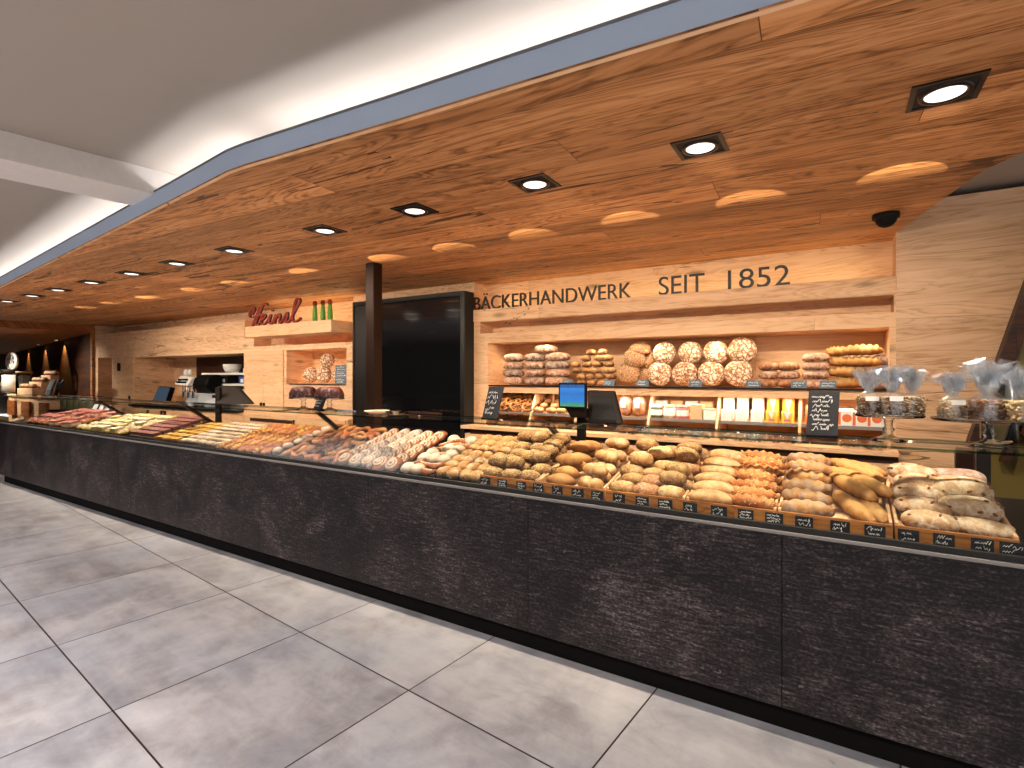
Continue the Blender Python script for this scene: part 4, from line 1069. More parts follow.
for s_, (cx_, n) in enumerate(((514, 4), (535, 4), (558, 4))):
    for r in range(n):
        x = at(cx_+rnd.uniform(-.4, .4), 375, Y0).x; sc = 1.0 if s_ < 2 else 1.12
        inst(ryeA[(r+s_) % 3], 'rye_loaf', (x, Y0, ZS+.001+.083*r), (0, 0, rnd.uniform(-.08, .08)+(PI if r % 2 else 0)), f'oval rye loaf, {rgt(r, 4)} of the {["outer", "middle", "wider floured"][s_]} rye stack', 'bread loaf', 'oval rye loaves', (1.02*sc, 1, 1.14))
x = at(546, 350, Y0).x
inst(ryeA[2], 'rye_loaf', (x, Y0, ZS+.003+.083*4), (0, .05, 0), 'single floured rye loaf lying on top across two stacks', 'bread loaf', 'oval rye loaves', (1.08, 1, 1.15))
rows = [(382.6, [582, 592, 602, 611]), (377, [582, 591, 600, 611]), (370, [577, 587, 595, -607]), (363.5, [575.5, 587, 598, 609]), (356.7, [586, -604]), (350, [591.5, 603])]
for r, (py, xs) in enumerate(rows):
    for c, px_ in enumerate(xs):
        m = rolll if px_ < 0 else roll; x = at(abs(px_), py, Y0).x
        inst(rnd.choice(m), 'shelf_roll', (x, Y0, ZS+.001+.061*r), (0, 0, rnd.uniform(-.2, .2)), f'pale roll in the pyramid, {ORD[r]} layer from the shelf, {ORD[c]} from the rye stacks', 'bread roll', 'pale rolls in the shelf pyramid', (1, 1, 1))
for k, (px_, py, dy, rx, lb) in enumerate(((628, 377, 0, 1.2, 'seeded round loaf standing lowest beside the roll pyramid'), (641.5, 376.5, .14, 1.2, 'seeded round loaf tucked behind the lowest seeded loaf'), (633.5, 361, .02, 1.2, 'seeded round loaf in the middle of its leaning heap'),
                                     (644.5, 363, .14, 1.2, 'seeded round loaf partly hidden behind the middle one'), (639.5, 348.8, .05, .25, 'seeded round loaf lying topmost on the seeded heap'))):
    p = at(px_, py, Y0+dy); p.z = {0: ZS+.10, 1: ZS+.10, 2: ZS+.25, 3: ZS+.24, 4: ZS+.30}[k]
    o = inst(seedround[0], 'seeded_round', p, (rx, 0, .25), lb, 'bread loaf', 'seeded round loaves', (1, 1, 1)); o.location += Vector((0, .05, -.0)) if rx > 1 else Vector((0, .03, 0))
rc = [roundloaf('cracked_round', .115, .11, 90+i, ['crust_cracked']) for i in range(3)]
for k, px_ in enumerate((660, 685, 711.6, 739)):
    x = at(px_, 378, Y0).x; s_ = 1.0+.03*(k == 3)
    inst(rc[k % 3], 'cracked_round', (x, Y0, ZS+.004), (-.12, rnd.uniform(0, 0), .25), f'floury cracked round loaf, lower row, {ORD[k]} from the seeded loaves', 'bread loaf', 'cracked round loaves', (s_,)*3)
for k, px_ in enumerate((663.6, 690, 715.5, 742)):
    x = at(px_, 358, Y0).x; s_ = .93+.10*(k == 3)
    inst(rc[(k+1) % 3], 'cracked_round', (x, Y0+.03, ZS+.205), (-.12, 0, .25), f'floury cracked round loaf, upper row, {ORD[k]} from the seeded loaves', 'bread loaf', 'cracked round loaves', (s_,)*3)
for s_, (cx_, n, nm) in enumerate(((769, 3, 'stack beside the cracked rounds'), (788.4, 3, 'middle stack of the brown loaves'), (815.8, 4, 'tallest brown stack'))):
    for r in range(n):
        x = at(cx_, 375, Y0).x
        inst(brown[1 if s_ == 2 else r % 2], 'brown_loaf', (x, Y0, ZS+.001+.082*r*(.85 if s_ < 2 else .85)), (0, 0, rnd.uniform(-.1, .1)), f'oval brown loaf, {rgt(r, n)} in the {nm}', 'bread loaf', 'oval brown loaves', (.78 if s_ < 2 else .95, 1, .92))
for k, (px_, z_, m, lb) in enumerate(((845, 0, 0, 'golden plaited loaf lying lowest beside the tall brown stack'), (848, .085, 0, 'golden plaited loaf, second from the shelf'), (839, .17, 1, 'short golden loaf, third layer over the tall stack side'),
                               (860, .165, 0, 'smooth golden loaf, third layer near the shelf end'), (837, .25, 1, 'short golden loaf on top next to the big plait'), (861, .255, 0, 'big golden plaited loaf on top near the shelf end'))):
    x = at(px_, 370, Y0).x
    inst(plait[m], 'plaited_loaf', (x, Y0+(.0 if k % 2 else .02), ZS+.001+z_), (0, 0, rnd.uniform(-.1, .1)), lb, 'bread loaf', 'golden plaited loaves', (1 if m == 0 else .8, 1, .95))
for k in range(3):
    x = at(884, 365, Y0).x
    inst(ryeA[1], 'rye_loaf', (x, Y0+.05, ZS+.001+.09*k), (0, 0, .1), f'short grey loaf at the shelf end by the plaits, {rgt(k, 3)} one', 'bread loaf', 'grey loaves at the shelf end', (.62, .9, 1))
for k, px_ in enumerate((566.5, 608, 642, 695, 753, 798.6, 828)):
    p = at(px_, 384, YW-.03); t = thing('shelf_tag', f'blue grey shelf tag with white script, {ORD[k]} from the left on the upper shelf', 'price tag', (p.x, YW-.03, ZS), 'blue grey shelf tags')
    MB().hexa([(p.x-.055, YW-.019, ZS+.003), (p.x+.055, YW-.019, ZS+.003), (p.x+.055, YW-.013, ZS+.003), (p.x-.055, YW-.013, ZS+.003), (p.x-.055, YW+.0, ZS+.062), (p.x+.055, YW+.0, ZS+.062), (p.x+.055, YW+.006, ZS+.062), (p.x-.055, YW+.006, ZS+.062)]).build('card', 'slate_tag', t)
    scribble(MB(), (p.x-.045, YW-.0205, ZS+.012), (1, 0, 0), (0, .3, 1), .09, .042, 2, .0013, 30+k).build('script', 'chalk', t)

# ------------------------------------------------------------------ lower compartments
YC0, YC1 = 4.66, 5.10; ZM = 1.212
divx = [-3.24, at(533, 405, 4.74).x, at(578, 405, 4.74).x, at(650, 405, 4.74).x, at(718, 405, 4.74).x, at(800, 405, 4.74).x, .32]
for i, x in enumerate(divx):
    t = thing('shelf_divider', f'slanted oak divider board in the lower shelf, {ORD[i]} from the left', 'divider', (x, 4.8, 1.07), 'oak dividers in the lower shelf')
    MB().xprism([(YC0-.03, 1.072), (5.12, 1.072), (5.12, 1.416), (4.80, 1.416)], x-.011, x+.011).build('board', 'oak_light', t, .002)
cname = ['pretzel', 'small roll', 'bagged loaf', 'jar', 'flour', 'bun bag']
for i in range(6):
    a, b = divx[i]+.0125, divx[i+1]-.0125
    t = thing('display_ledge', f'slanted oak ledge with steel lip in the {cname[i]} compartment', 'shelf', ((a+b)/2, 4.7, ZM), 'oak ledges in the lower shelf')
    MB().hexa([(a, YC0+.035, ZM-.012), (b, YC0+.035, ZM-.012), (b, 5.10, ZM+.028), (a, 5.10, ZM+.028), (a, YC0+.035, ZM), (b, YC0+.035, ZM), (b, 5.10, ZM+.04), (a, 5.10, ZM+.04)]).build('board', 'oak_light', t)
    MB().box(a, b, YC0+.025, YC0+.034, ZM-.014, ZM+.012).build('lip', 'grey_edge', t)
def ledz(y): return ZM+.04*(y-YC0-.035)/(.405)
# pretzels
def pretzel():
    mb = MB(); pts = []
    P = [(-.035, -.035), (-.02, -.01), (.01, .012), (.035, .03), (.05, .01), (.04, -.03), (0, -.055), (-.04, -.03), (-.05, .01), (-.035, .03), (-.01, .012), (.02, -.01), (.035, -.035)]
    pts = smooth_pts([(x*1.35, y*1.35, .012+.006*math.sin(i)) for i, (x, y) in enumerate(P)], 4); n = len(pts)
    mb.tube(pts, [.0075+.006*math.sin(PI*i/(n-1)) for i in range(n)], 7); return mb.mesh('pretzel', ['crust_plait'])
pz_ = pretzel()
k = 0
for r in range(4):
    for c in range(4):
        for l in range(2):
            x = divx[0]+.075+(divx[1]-divx[0]-.13)*c/3; y = YC0+.10+.09*r
            inst(pz_, 'pretzel', (x+rnd.uniform(-.015, .015), y, ledz(y)+.012+.04*l+.032*r), (rnd.uniform(.5, .8), rnd.uniform(-.2, .2), rnd.uniform(-.5, .5)), f'golden pretzel, {ORD[r]} row, {ORD[c]} across, {["lower", "upper"][l]} layer, in the pretzel compartment', 'pretzel', 'golden pretzels')
for c in range(4):
    x = divx[0]+.08+(divx[1]-divx[0]-.14)*c/3
    inst(pz_, 'pretzel', (x, YC0+.06, 1.073), (.15, 0, rnd.uniform(-.4, .4)), f'pretzel under the ledge, {ORD[c]} from the chalkboard', 'pretzel', 'golden pretzels')
for r in range(4):
    for c in range(4):
        x = divx[1]+.07+(divx[2]-divx[1]-.12)*c/3; y = YC0+.09+.1*r
        inst(roll[r % 2], 'shelf_roll', (x+rnd.uniform(-.01, .01), y, ledz(y)+.003+.03*r), (.2, 0, rnd.uniform(-1, 1)), f'golden roll in the crate beside pretzels, {ORD[r]} row, {ORD[c]} across', 'bread roll', 'rolls in the crate beside pretzels', (1.05, .85, .95))
for c in range(4):
    x = divx[1]+.07+(divx[2]-divx[1]-.12)*c/3
    inst(roll[0], 'shelf_roll', (x, YC0+.08, 1.072), (0, 0, rnd.uniform(-1, 1)), f'golden roll under the ledge beside pretzels, {ORD[c]} across', 'bread roll', 'rolls in the crate beside pretzels', (1.05, .85, .9))
# wooden scoop
t = thing('scoop', 'pale wooden scoop stuck upright in the rolls beside pretzels', 'scoop', (divx[1]+.13, 4.95, ZM+.1))
MB().tube([(divx[1]+.13, 4.95, ZM+.09), (divx[1]+.145, 4.93, ZM+.2)], .012, 8).build('handle', 'oak_light', t); MB().ell((divx[1]+.127, 4.952, ZM+.085), (.03, .015, .03), 10, 6).build('bowl', 'oak_light', t)
# bagged loaves
bagl = loaf('bagged_loaf', .14, .14, .235, 100, ['crust_brown'], 'plain', e=.5)
for k, px_ in enumerate((626, 639.5)):
    x = at(px_, 410, 4.8).x
    t = thing('bagged_loaf', ['brown loaf in clear bag right behind the dark till monitor', 'brown loaf in clear bag beside the jars'][k], 'bread loaf', (x, 4.8, ledz(4.8)+.002), 'bagged brown loaves')
    o = bpy.data.objects.new('loaf', bagl); COL.objects.link(o); o.parent = t; o.scale = (.85, .8, .85)
    MB().box(x-.025, x+.025, 4.72, 4.722, ledz(4.8)+.08, ledz(4.8)+.15).build('paper_label', 'white_pack', t)
    m = MB().ell((0, 0, .105), (.068, .066, .108), 18, 10).mesh('wrapper', ['cellophane']); o = bpy.data.objects.new('wrapper', m); COL.objects.link(o); o.parent = t
def packet(x, y, z, w, d, h, mats, label, cat, group, style='pouch', seed=0):
    t = thing('packet', label, cat, (x, y, z), group); rg = random.Random(seed)
    mb = MB(); n = 4
    secs = [(0, .94, .9), (.12, 1, 1), (.55, 1.0, .98), (.82, .97, .72), (.93, .95, .25), (1, .96, .12)] if style == 'pouch' else [(0, .97, .97), (.05, 1, 1), (.9, 1, 1), (1, .95, .9)]
    vs = []; k = 16
    for f, a, b in secs:
        for i in range(k):
            an = 2*PI*(i+.5)/k; cx, cy = math.cos(an), math.sin(an); q = max(abs(cx), abs(cy)); 
            vs.append((x+cx/q*w/2*a*(1+rg.uniform(-.012, .012)), y+cy/q*d/2*b*(1+rg.uniform(-.03, .03)), z+h*f))
    fs = [(j*k+i, j*k+(i+1) % k, (j+1)*k+(i+1) % k, (j+1)*k+i) for j in range(len(secs)-1) for i in range(k)]
    fs += [tuple(range(k))[::-1], tuple((len(secs)-1)*k+i for i in range(k))]
    mb.add(vs, fs, 0, False); mb.build('body', mats[0], t, .003)
    return t
def decal(t, x, y, z0, z1, w, mat, name='print', round_=False):
    if round_:
        mb = MB(); n = 18; r = w/2; cz = (z0+z1)/2
        mb.yprism([(x+r*math.cos(2*PI*i/n), cz+r*math.sin(2*PI*i/n)) for i in range(n)], y-.0015, y, 0)
    else: mb = MB().box(x-w/2, x+w/2, y-.0015, y, z0, z1)
    mb.build(name, mat, t)
# jars and packets
jl = [(656, 'olive_jar', 'white_pack', 'squat dark jar with pale lid, first in the jar compartment'), (669, 'cream_white', 'tan_pack', 'squat cream jar, second in the jar compartment'), (682, 'pink_jar', 'berry_pink', 'squat pink red jar in the jar compartment'),
      (697, 'tan_pack', 'tan_pack', 'tan packet beside the pink red jar'), (710, 'white_pack', 'tan_pack', 'low white packet at the end of the jar compartment')]
for k, (px_, m, lid, lb) in enumerate(jl):
    x = at(px_, 415, 4.74).x; y = 4.76; z = ledz(y)+.002; h = .12 if k < 4 else .085
    t = thing('jar' if k < 3 else 'packet', lb, 'jar' if k < 3 else 'packet', (x, y, z), 'jars in the lower shelf')
    if k < 3:
        MB().lathe([(0, 0), (.048, 0), (.054, .01), (.054, .085), (.042, .1), (0, .1)], (x, y, z), 18).build('body', m, t)
        MB().lathe([(.046, .094), (.05, .1), (.05, .118), (0, .12)], (x, y, z), 18).build('lid', lid, t)
        MB().lathe([(.0545, .025), (.0548, .03), (.0548, .07), (.0545, .075)], (x, y, z), 18).build('paper_label', 'white_pack', t)
    else:
        MB().box(x-.05, x+.05, y-.05, y+.06, z, z+h).build('body', m, t, .006); MB().box(x-.052, x+.052, y-.052, y+.062, z+h, z+h+.012).build('lid', lid, t, .003)
for k in range(4):   # second row behind
    x = at(662+15*k, 412, 4.9).x; y = 4.92; z = ledz(y)+.002
    t = thing('packet', f'tan packet in the back row behind the jars, {ORD[k]} from the bagged loaves', 'packet', (x, y, z), 'packets behind the jars')
    MB().box(x-.055, x+.055, y-.04, y+.04, z, z+.135).build('body', 'tan_pack' if k % 2 else 'white_pack', t, .006); MB().box(x-.05, x+.05, y-.0425, y-.041, z+.03, z+.09).build('print', 'pink_print' if k % 2 else 'orange_print', t)
# flour and yellow bags
for r in range(2):
    for k, px_ in enumerate((728, 742, 757.5)):
        x = at(px_, 410, 4.78).x; y = 4.74+.10*r; z = ledz(y)+.002
        t = packet(x, y, z, .088, .07, .10 if r == 0 else .215, ['white_pack'], f'white flour bag, {["front lower", "back upper"][r]} row, {ORD[k]} from the jar compartment', 'flour bag', 'white flour bags', 'box', k+9*r)
    for k, px_ in enumerate((772.5, 788)):
        x = at(px_, 410, 4.78).x; y = 4.74+.10*r; z = ledz(y)+.002; h = .10 if r == 0 else .215
        t = packet(x, y, z, .088, .07, h, ['yellow_pack'], f'yellow and white bag, {["front lower", "back upper"][r]} row, {["next to the flour", "farther from the flour"][k]}', 'packet', 'yellow bags', 'box', k+20+9*r)
        n_ = MB().yprism([(x-.03, z+h*.92), (x+.03, z+h*.92), (x, z+h*.35)], y-.0378, y-.0362); n_.build('print', 'white_pack', t)
        MB().box(x-.022, x+.022, y-.039, y-.0379, z+h*.18, z+h*.34).build('logo_patch', 'pink_print', t)
# orange printed bun bags at the right
for k, px_ in enumerate((846, 861, 876)):
    x = at(px_, 412, 4.72).x; y = 4.74; z = ledz(y)+.002
    t = packet(x, y, z, .105, .08, .13-.012*k, ['white_pack'], f'white bag with orange round print, {ORD[k]} from the tall chalkboard', 'bread bag', 'orange printed bags', 'box', 60+k)
    decal(t, x+.005, y-.0415, z+.03, z+.095, .062, 'orange_print', 'print', True); MB().box(x-.052, x-.034, y-.043, y-.041, z+.01, z+.11).build('stripe', 'orange_print', t)
x = at(812, 410, 4.72).x
packet(x, 4.76, ledz(4.76)+.002, .09, .07, .15, ['orange_print'], 'orange bag half hidden behind the tall chalkboard', 'bread bag', None, 'pouch', 70)
# packed biscuits in the row under the ledges
bis = [('biscuit_bag', ['nuts_pale', 'cream_white'], 'clear bag of pale biscuits'), ('biscuit_bag', ['nuts_brown', 'crust_danish'], 'clear bag of brown biscuits')]
pxs = [622, 634, 649, 660, 671.5, 683, 694.5, 706, 724, 737, 750, 763, 776, 789, 846, 860, 874]
for k, px_ in enumerate(pxs):
    x = at(px_, 432, 4.6).x; y = 4.58; b_ = bis[1 if (k in (0, 1, 12, 13, 14, 15)) else 0]
    t = thing(b_[0], f'{b_[2]} under the ledges, {ORD[k]} from the till', 'biscuit bag', (x, y, 1.072), 'bags of biscuits under the ledges')
    mb = MB(); rg = random.Random(k)
    for j in range(16):
        mb.ell((x+rg.uniform(-.04, .04), y+rg.uniform(-.04, .03), 1.085+.055*rg.random()), (.018, .014, .008), 8, 4, rg.choice((0, 1)), Matrix.Rotation(rg.uniform(0, 3), 3, 'X') @ Matrix.Rotation(rg.uniform(0, 3), 3, 'Z'))
    mb.build('biscuits', b_[1], t)
    MB().ell((x, y, 1.113), (.056, .055, .041), 14, 8).build('wrapper', 'cellophane', t)

# ------------------------------------------------------------------ coffee niche
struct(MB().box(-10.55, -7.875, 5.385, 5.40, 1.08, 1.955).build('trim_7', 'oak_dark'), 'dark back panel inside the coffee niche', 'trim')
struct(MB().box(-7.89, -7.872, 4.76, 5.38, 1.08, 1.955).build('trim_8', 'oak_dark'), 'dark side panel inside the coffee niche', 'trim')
zc = 1.07
def W_(px_, py, Y): return at(px_, py, Y)
p = W_(160, 398, 4.85)
t = thing('tilted_display', 'tilted blue grey touch display at the end of the coffee niche', 'display', (p.x, 4.85, zc))
a, b, c, e = W_(152, 399, 4.80), W_(166, 400, 4.80), W_(171, 387, 4.98), W_(159, 386, 4.98)
a.z = b.z = zc+.05
th2 = Vector((.02, .07, -.02))
hs = MB().hexa([a, b, b+th2, a+th2, e, c, c+th2, e+th2]).build('housing', 'plastic_black', t, .006)
f2 = lambda u, v: a*(1-u)*(1-v)+b*u*(1-v)+c*u*v+e*(1-u)*v
nrm_ = Vector((0, -.012, .006))
MB().hexa([f2(.06, .06)+nrm_, f2(.94, .06)+nrm_, f2(.94, .06), f2(.06, .06), f2(.06, .94)+nrm_, f2(.94, .94)+nrm_, f2(.94, .94), f2(.06, .94)]).build('screen', 'screen_dull', hs)
MB().box(p.x-.3, p.x+.2, 4.78, 5.0, zc, zc+.03).build('base', 'white_trim', t, .005)
xm0, xm1 = W_(178, 400, 4.85).x, W_(207, 400, 4.85).x
t = thing('coffee_machine', 'black and silver coffee machine in the oak niche', 'coffee machine', ((xm0+xm1)/2, 5.0, zc))
MB().box(xm0+.05, xm1, 4.95, 5.10, zc, zc+.22).build('body', 'plastic_grey', t, .03)
MB().xprism([(4.82, zc+.36), (4.86, zc+.5), (5.0, zc+.56), (5.10, zc+.54), (5.10, zc+.23), (4.96, zc+.23)], xm0+.52, xm1+.02).build('hood', 'plastic_black', t, .03)
cp = MB().hexa([(xm0, 4.78, zc+.38), (xm0+.45, 4.78, zc+.36), (xm0+.47, 4.90, zc+.36), (xm0+.02, 4.90, zc+.38), (xm0+.06, 4.86, zc+.53), (xm0+.5, 4.86, zc+.51), (xm0+.5, 4.95, zc+.51), (xm0+.06, 4.95, zc+.53)]).build('control_panel', 'white_trim', t, .01)
for i in range(4):
    for j in range(2):
        MB().box(xm0+.10+.08*i, xm0+.15+.08*i, 4.772+.03*j, 4.80+.03*j, zc+.405+.045*j, zc+.435+.045*j).build('button', 'plastic_black', cp)
for i in range(3): MB().cyl((xm0+.15+.16*i, 4.88, zc+.14), .028, .22, 12).build('spout', 'chrome', t)
MB().box(xm0+.02, xm1-.1, 4.74, 4.94, zc, zc+.035).build('drip_tray', 'chrome', t, .006)
for i in range(2):
    x = xm0+.12+.14*i; t2 = thing('milk_jug', ['small bright jug tilted on top of the coffee machine', 'second bright jug on top of the coffee machine'][i], 'jug', (x, 4.92, zc+.53))
    MB().lathe([(0, 0), (.03, 0), (.035, .03), (.025, .08), (.03, .10), (.026, .10), (.02, .08), (0, .02)], (x, 4.92, zc+.545), 14).build('body', 'white_trim', t2); MB().tube(smooth_pts([(x+.03, 4.92, zc+.63), (x+.06, 4.92, zc+.61), (x+.035, 4.92, zc+.57)]), .006, 6).build('handle', 'white_trim', t2)
x = W_(212.5, 400, 4.8).x
t = thing('machine_base', 'low silver rounded appliance beside the coffee machine', 'appliance', (x, 4.86, zc)); MB().lathe([(0, 0), (.17, 0), (.18, .05), (.14, .13), (.09, .16), (0, .16)], (x, 4.86, zc), 22).build('body', 'plastic_grey', t); MB().cyl((x, 4.86, zc+.16), .06, .05, 16).build('knob', 'plastic_black', t)
# steel rack with blue boxes
xr0, xr1 = W_(206, 380, 5.2).x, W_(246, 380, 5.05).x; xr1 = min(xr1, -7.92)
t = thing('steel_rack', 'pale two-tier rack at the right of the coffee niche', 'rack', ((xr0+xr1)/2, 5.1, zc))
for z in (zc+.36, zc+.55): MB().box(xr0, xr1, 5.12, 5.36, z, z+.035).build('shelf', 'white_trim', t, .004)
for x in (xr0+.03, xr1-.03):
    for y in (5.135, 5.345): MB().box(x-.015, x+.015, y-.015, y+.015, zc, zc+.549).build('post', 'chrome', t)
for k, fx in enumerate((.12, .45, .82)):
    x = xr0+(xr1-xr0)*fx+(.05 if k == 0 else -.02); tt = thing('carton', ['blue carton on the rack beside the coffee machine hood', 'dark brown carton between two blue cartons', 'blue carton at the right end of the rack'][k], 'carton', (x, 5.2, zc+.395), 'cartons on the rack')
    MB().box(x-.1, x+.1, 5.155, 5.32, zc+.396, zc+.52).build('body', 'blue_pack' if k != 1 else 'plastic_brown', tt, .004); MB().box(x-.04, x+.04, 5.152, 5.1545, zc+.42, zc+.48).build('print', 'white_pack', tt)
x = xr0+(xr1-xr0)*.55; tt = thing('bowl_stack', 'white packaged bowls on top of the rack', 'bowl', (x, 5.21, zc+.586))
MB().lathe([(0, 0), (.10, 0), (.14, .08), (.148, .15), (.135, .15), (.09, .02), (0, .02)], (x, 5.21, zc+.586), 20).build('bowl', 'white_trim', tt); MB().cyl((x, 5.21, zc+.63),   .115, .05, 18).build('contents', 'pink_print', tt)
x = xr1-.12; tag(MB().box(x-.1, x+.1, 5.13, 5.33, zc+.586, zc+.66).build('paper_stack', 'white_pack', origin=(x, 5.23, zc+.586), bevel=.004), 'small white paper stack on the rack end', 'paper')
for k in range(2):
    x = xr1-.50+.3*k; tt = thing('storage_box', ['white storage box under the rack behind the slanted monitor', 'white storage box under the rack at the niche end'][k], 'box', (x, 5.24, zc), 'white boxes under the rack')
    MB().box(x-.13, x+.13, 5.15, 5.33, zc+.001, zc+.27).build('body', 'white_trim', tt, .008); MB().box(x-.135, x+.135, 5.145, 5.335, zc+.271, zc+.30).build('lid', 'plastic_grey', tt, .005)
# small niche loaves and stacked tags
Yn = 4.93; zn = 1.4925
for k, (px_, s_, z_) in enumerate(((310, 1.02, 0), (323.5, 1.08, 0), (327, .95, .215), (335, 1.0, 0))):
    x = at(px_, 375, Yn).x
    inst(rc[k % 3], 'cracked_round', (x, Yn+(.06 if k == 3 else 0), zn+.004+z_), (-.1, 0, .3), ['floury round loaf at the left of the small niche', 'floury round loaf in the middle of the small niche', 'floury round loaf on top of the small niche heap', 'floury round loaf behind the blue tags in the small niche'][k], 'bread loaf', 'round loaves in the small niche', (s_, s_, s_))
for k in range(3):
    p = at(341.5, 379-6.5*k, 4.76); t = thing('shelf_tag', f'blue grey card with white script, {rgt(k, 3)} of the pile in the small niche', 'price tag', (p.x, 4.76, zn+.001+.085*k), 'blue grey cards in the small niche')
    MB().box(p.x-.13, p.x+.11, 4.76+.004*k, 4.79+.004*k, zn+.001+.085*k, zn+.083+.085*k).build('card', 'slate_tag', t, .002)
    scribble(MB(), (p.x-.11, 4.759+.004*k, zn+.012+.085*k), (1, 0, 0), (0, 0, 1), .2, .06, 2, .002, 80+k).build('script', 'chalk', t)
struct(MB().box(-6.72, -5.53, YW-.015, YW, 1.478, 1.4905).build('trim_6', 'black_metal'), 'dark steel edge of the small niche', 'trim')

# ------------------------------------------------------------------ far corner: serving table, mill, crates, boards
yt = 3.75
xa, xb = at(0, 400, yt).x-.5, at(58, 400, yt).x; zt_ = at(40, 396, yt).z
t = thing('serving_table', 'panelled brown wooden serving table in the far corner', 'table', ((xa+xb)/2, yt, 0))
cxm, ry = (xa+xb)/2, .38
polyt = [(cxm+(xb-xa)/2*math.cos(a_), yt+.45-ry*2*math.sin(a_)*.6) for a_ in [PI*i/16 for i in range(17)]]
MB().prism(polyt, .0, zt_-.04).build('body', 'oak_wall', t)
MB().prism([(cxm+(x-cxm)*1.03, yt+.45+(y-yt-.45)*1.06) for x, y in polyt], zt_-.04, zt_).build('table_top', 'oak_light', t)
for k in range(3):
    px_ = (10, 24, 42)[k]; p = at(px_, 408, yt-.05); MB().box(p.x-.22, p.x+.22, yt-.04, yt+.0, zt_-.42, zt_-.12).build('panel', 'oak_soffit', t, .01)
p = at(12, 395, yt+.2); X_ = p.x
t = thing('grain_mill', 'silver mill with a spoked wheel on the far serving table', 'mill', (X_, yt+.2, zt_))
MB().cyl((X_, yt+.2, zt_), .20, .03, 20).build('base', 'brown_steel', t)
MB().cyl((X_, yt+.2, zt_+.03), .17, .38, 20).build('drum', 'mill_silver', t); MB().cyl((X_, yt+.2, zt_+.41), .17, .12, 20, 0, .2).build('hopper', 'plastic_brown', t)
wz = zt_+.70; mb = MB(); n = 28
mb.tube([(X_+.30*math.cos(2*PI*i/n), yt+.2, wz+.17*math.sin(2*PI*i/n)) for i in range(n)], .035, 8, 0, True)
for i in range(5): mb.tube([(X_, yt+.2, wz), (X_+.29*math.cos(2*PI*i/5+.3), yt+.2, wz+.165*math.sin(2*PI*i/5+.3))], .022, 6)
mb.build('wheel', 'mill_silver', t)
MB().cyl((X_, yt+.2, zt_+.53), .05, .12, 12).build('axle_post', 'mill_silver', t)
for k, px_ in enumerate((2.5, 24)):
    p = at(px_, 392, yt+.1); t = thing('glass_jar', ['clear storage jar beside the far mill, outer side', 'clear storage jar between the mill and crates'][k], 'jar', (p.x, yt+.1, zt_), 'clear jars by the mill')
    MB().lathe([(0, 0), (.12, 0), (.13, .04), (.13, .38), (.1, .44), (.095, .44), (.12, .37), (.12, .02), (0, .02)], (p.x, yt+.1, zt_+.001), 20).build('body', 'clear_glass', t)
    MB().cyl((p.x, yt+.1, zt_+.022), .115, .22, 16).build('contents', 'cream_white' if k else 'tan_pack', t); MB().cyl((p.x, yt+.1, zt_+.442), .13, .04, 16).build('lid', 'cork', t)
# stepped crate of loaves
p = at(34.5, 392, yt+.1); X_ = p.x
t = thing('stepped_crate', 'stepped wooden crate for loaves on the far serving table', 'crate', (X_, yt+.15, zt_))
for k in range(3):
    MB().box(X_-.42+.16*k, X_+.40, yt-.05+.14*k, yt+.09+.14*k, zt_+.001, zt_+.14+.13*k).build('step', 'oak_light', t, .005)
far = [loaf('far_loaf', .26, .15, .10, 120+i, ['crust_gold'], 'plain', e=.6, nu=16, nv=10) for i in range(2)]
for k in range(3):
    for c in range(3):
        inst(far[c % 2], 'far_loaf', (X_-.28+.16*k+.25*c*(1-.12*k), yt+.02+.14*k, zt_+.142+.13*k), (0, 0, .1), f'golden loaf in the stepped crate, {rgt(k, 3)} step, {ORD[c]} from the mill', 'bread loaf', 'loaves in the stepped crate', (.8, .7, .9))
for k, px_ in enumerate((46.5, 54)):
    yb = yt+(.08, .28)[k]; p = at(px_, 397, yb); q = at(px_, 380, yb); x = p.x; z0 = zt_+.001; h = q.z-z0
    t = thing('chalkboard', ['small black board with blue card before the stepped crate', 'small black board with blue card at the table corner'][k], 'sign', (x, yb, z0), 'small boards on the far table')
    MB().hexa([(x-.13, yb, z0), (x+.13, yb, z0), (x+.13, yb+.02, z0), (x-.13, yb+.02, z0), (x-.05, yb+.08, z0+h), (x+.2, yb+.08, z0+h), (x+.2, yb+.10, z0+h), (x-.05, yb+.10, z0+h)]).build('board', 'chalkboard', t)
    MB().hexa([(x-.08, yb+.02, z0+h*.38), (x+.15, yb+.02, z0+h*.38), (x+.15, yb+.035, z0+h*.38), (x-.08, yb+.035, z0+h*.38), (x-.04, yb+.055, z0+h*.85), (x+.17, yb+.055, z0+h*.85), (x+.17, yb+.07, z0+h*.85), (x-.04, yb+.07, z0+h*.85)]).build('card', 'slate_tag', t)
# jars and slanted holders in the display beyond the pastries
for k, px_ in enumerate((68, 74, 80, 86, 92)):
    p = at(px_, 414, 3.72); t = thing('preserve_jar', f'greenish preserve jar beyond the berry cakes, {ORD[k]} from the far table', 'jar', (p.x, 3.72, 1.0), 'greenish jars beyond the cakes')
    MB().lathe([(0, 0), (.10, 0), (.11, .02), (.11, .17), (.08, .2), (0, .2)], (p.x, 3.72, 1.0), 16).build('body', 'olive_jar', t); MB().cyl((p.x, 3.72, 1.2), .085, .045, 16).build('lid', 'white_pack' if k % 2 else 'plastic_grey', t)
p0, p1 = at(60, 414, 3.75), at(97, 414, 3.75)
t = thing('jar_shelf', 'dark rear shelf carrying the greenish jars', 'shelf', ((p0.x+p1.x)/2, 3.75, 0)); MB().box(p0.x, p1.x, 3.58, 3.9, .96, .999).build('board', 'brown_steel', t); MB().box(p0.x+.05, p1.x-.05, 3.7, 3.85, 0, .959).build('body', 'oak_dark', t)
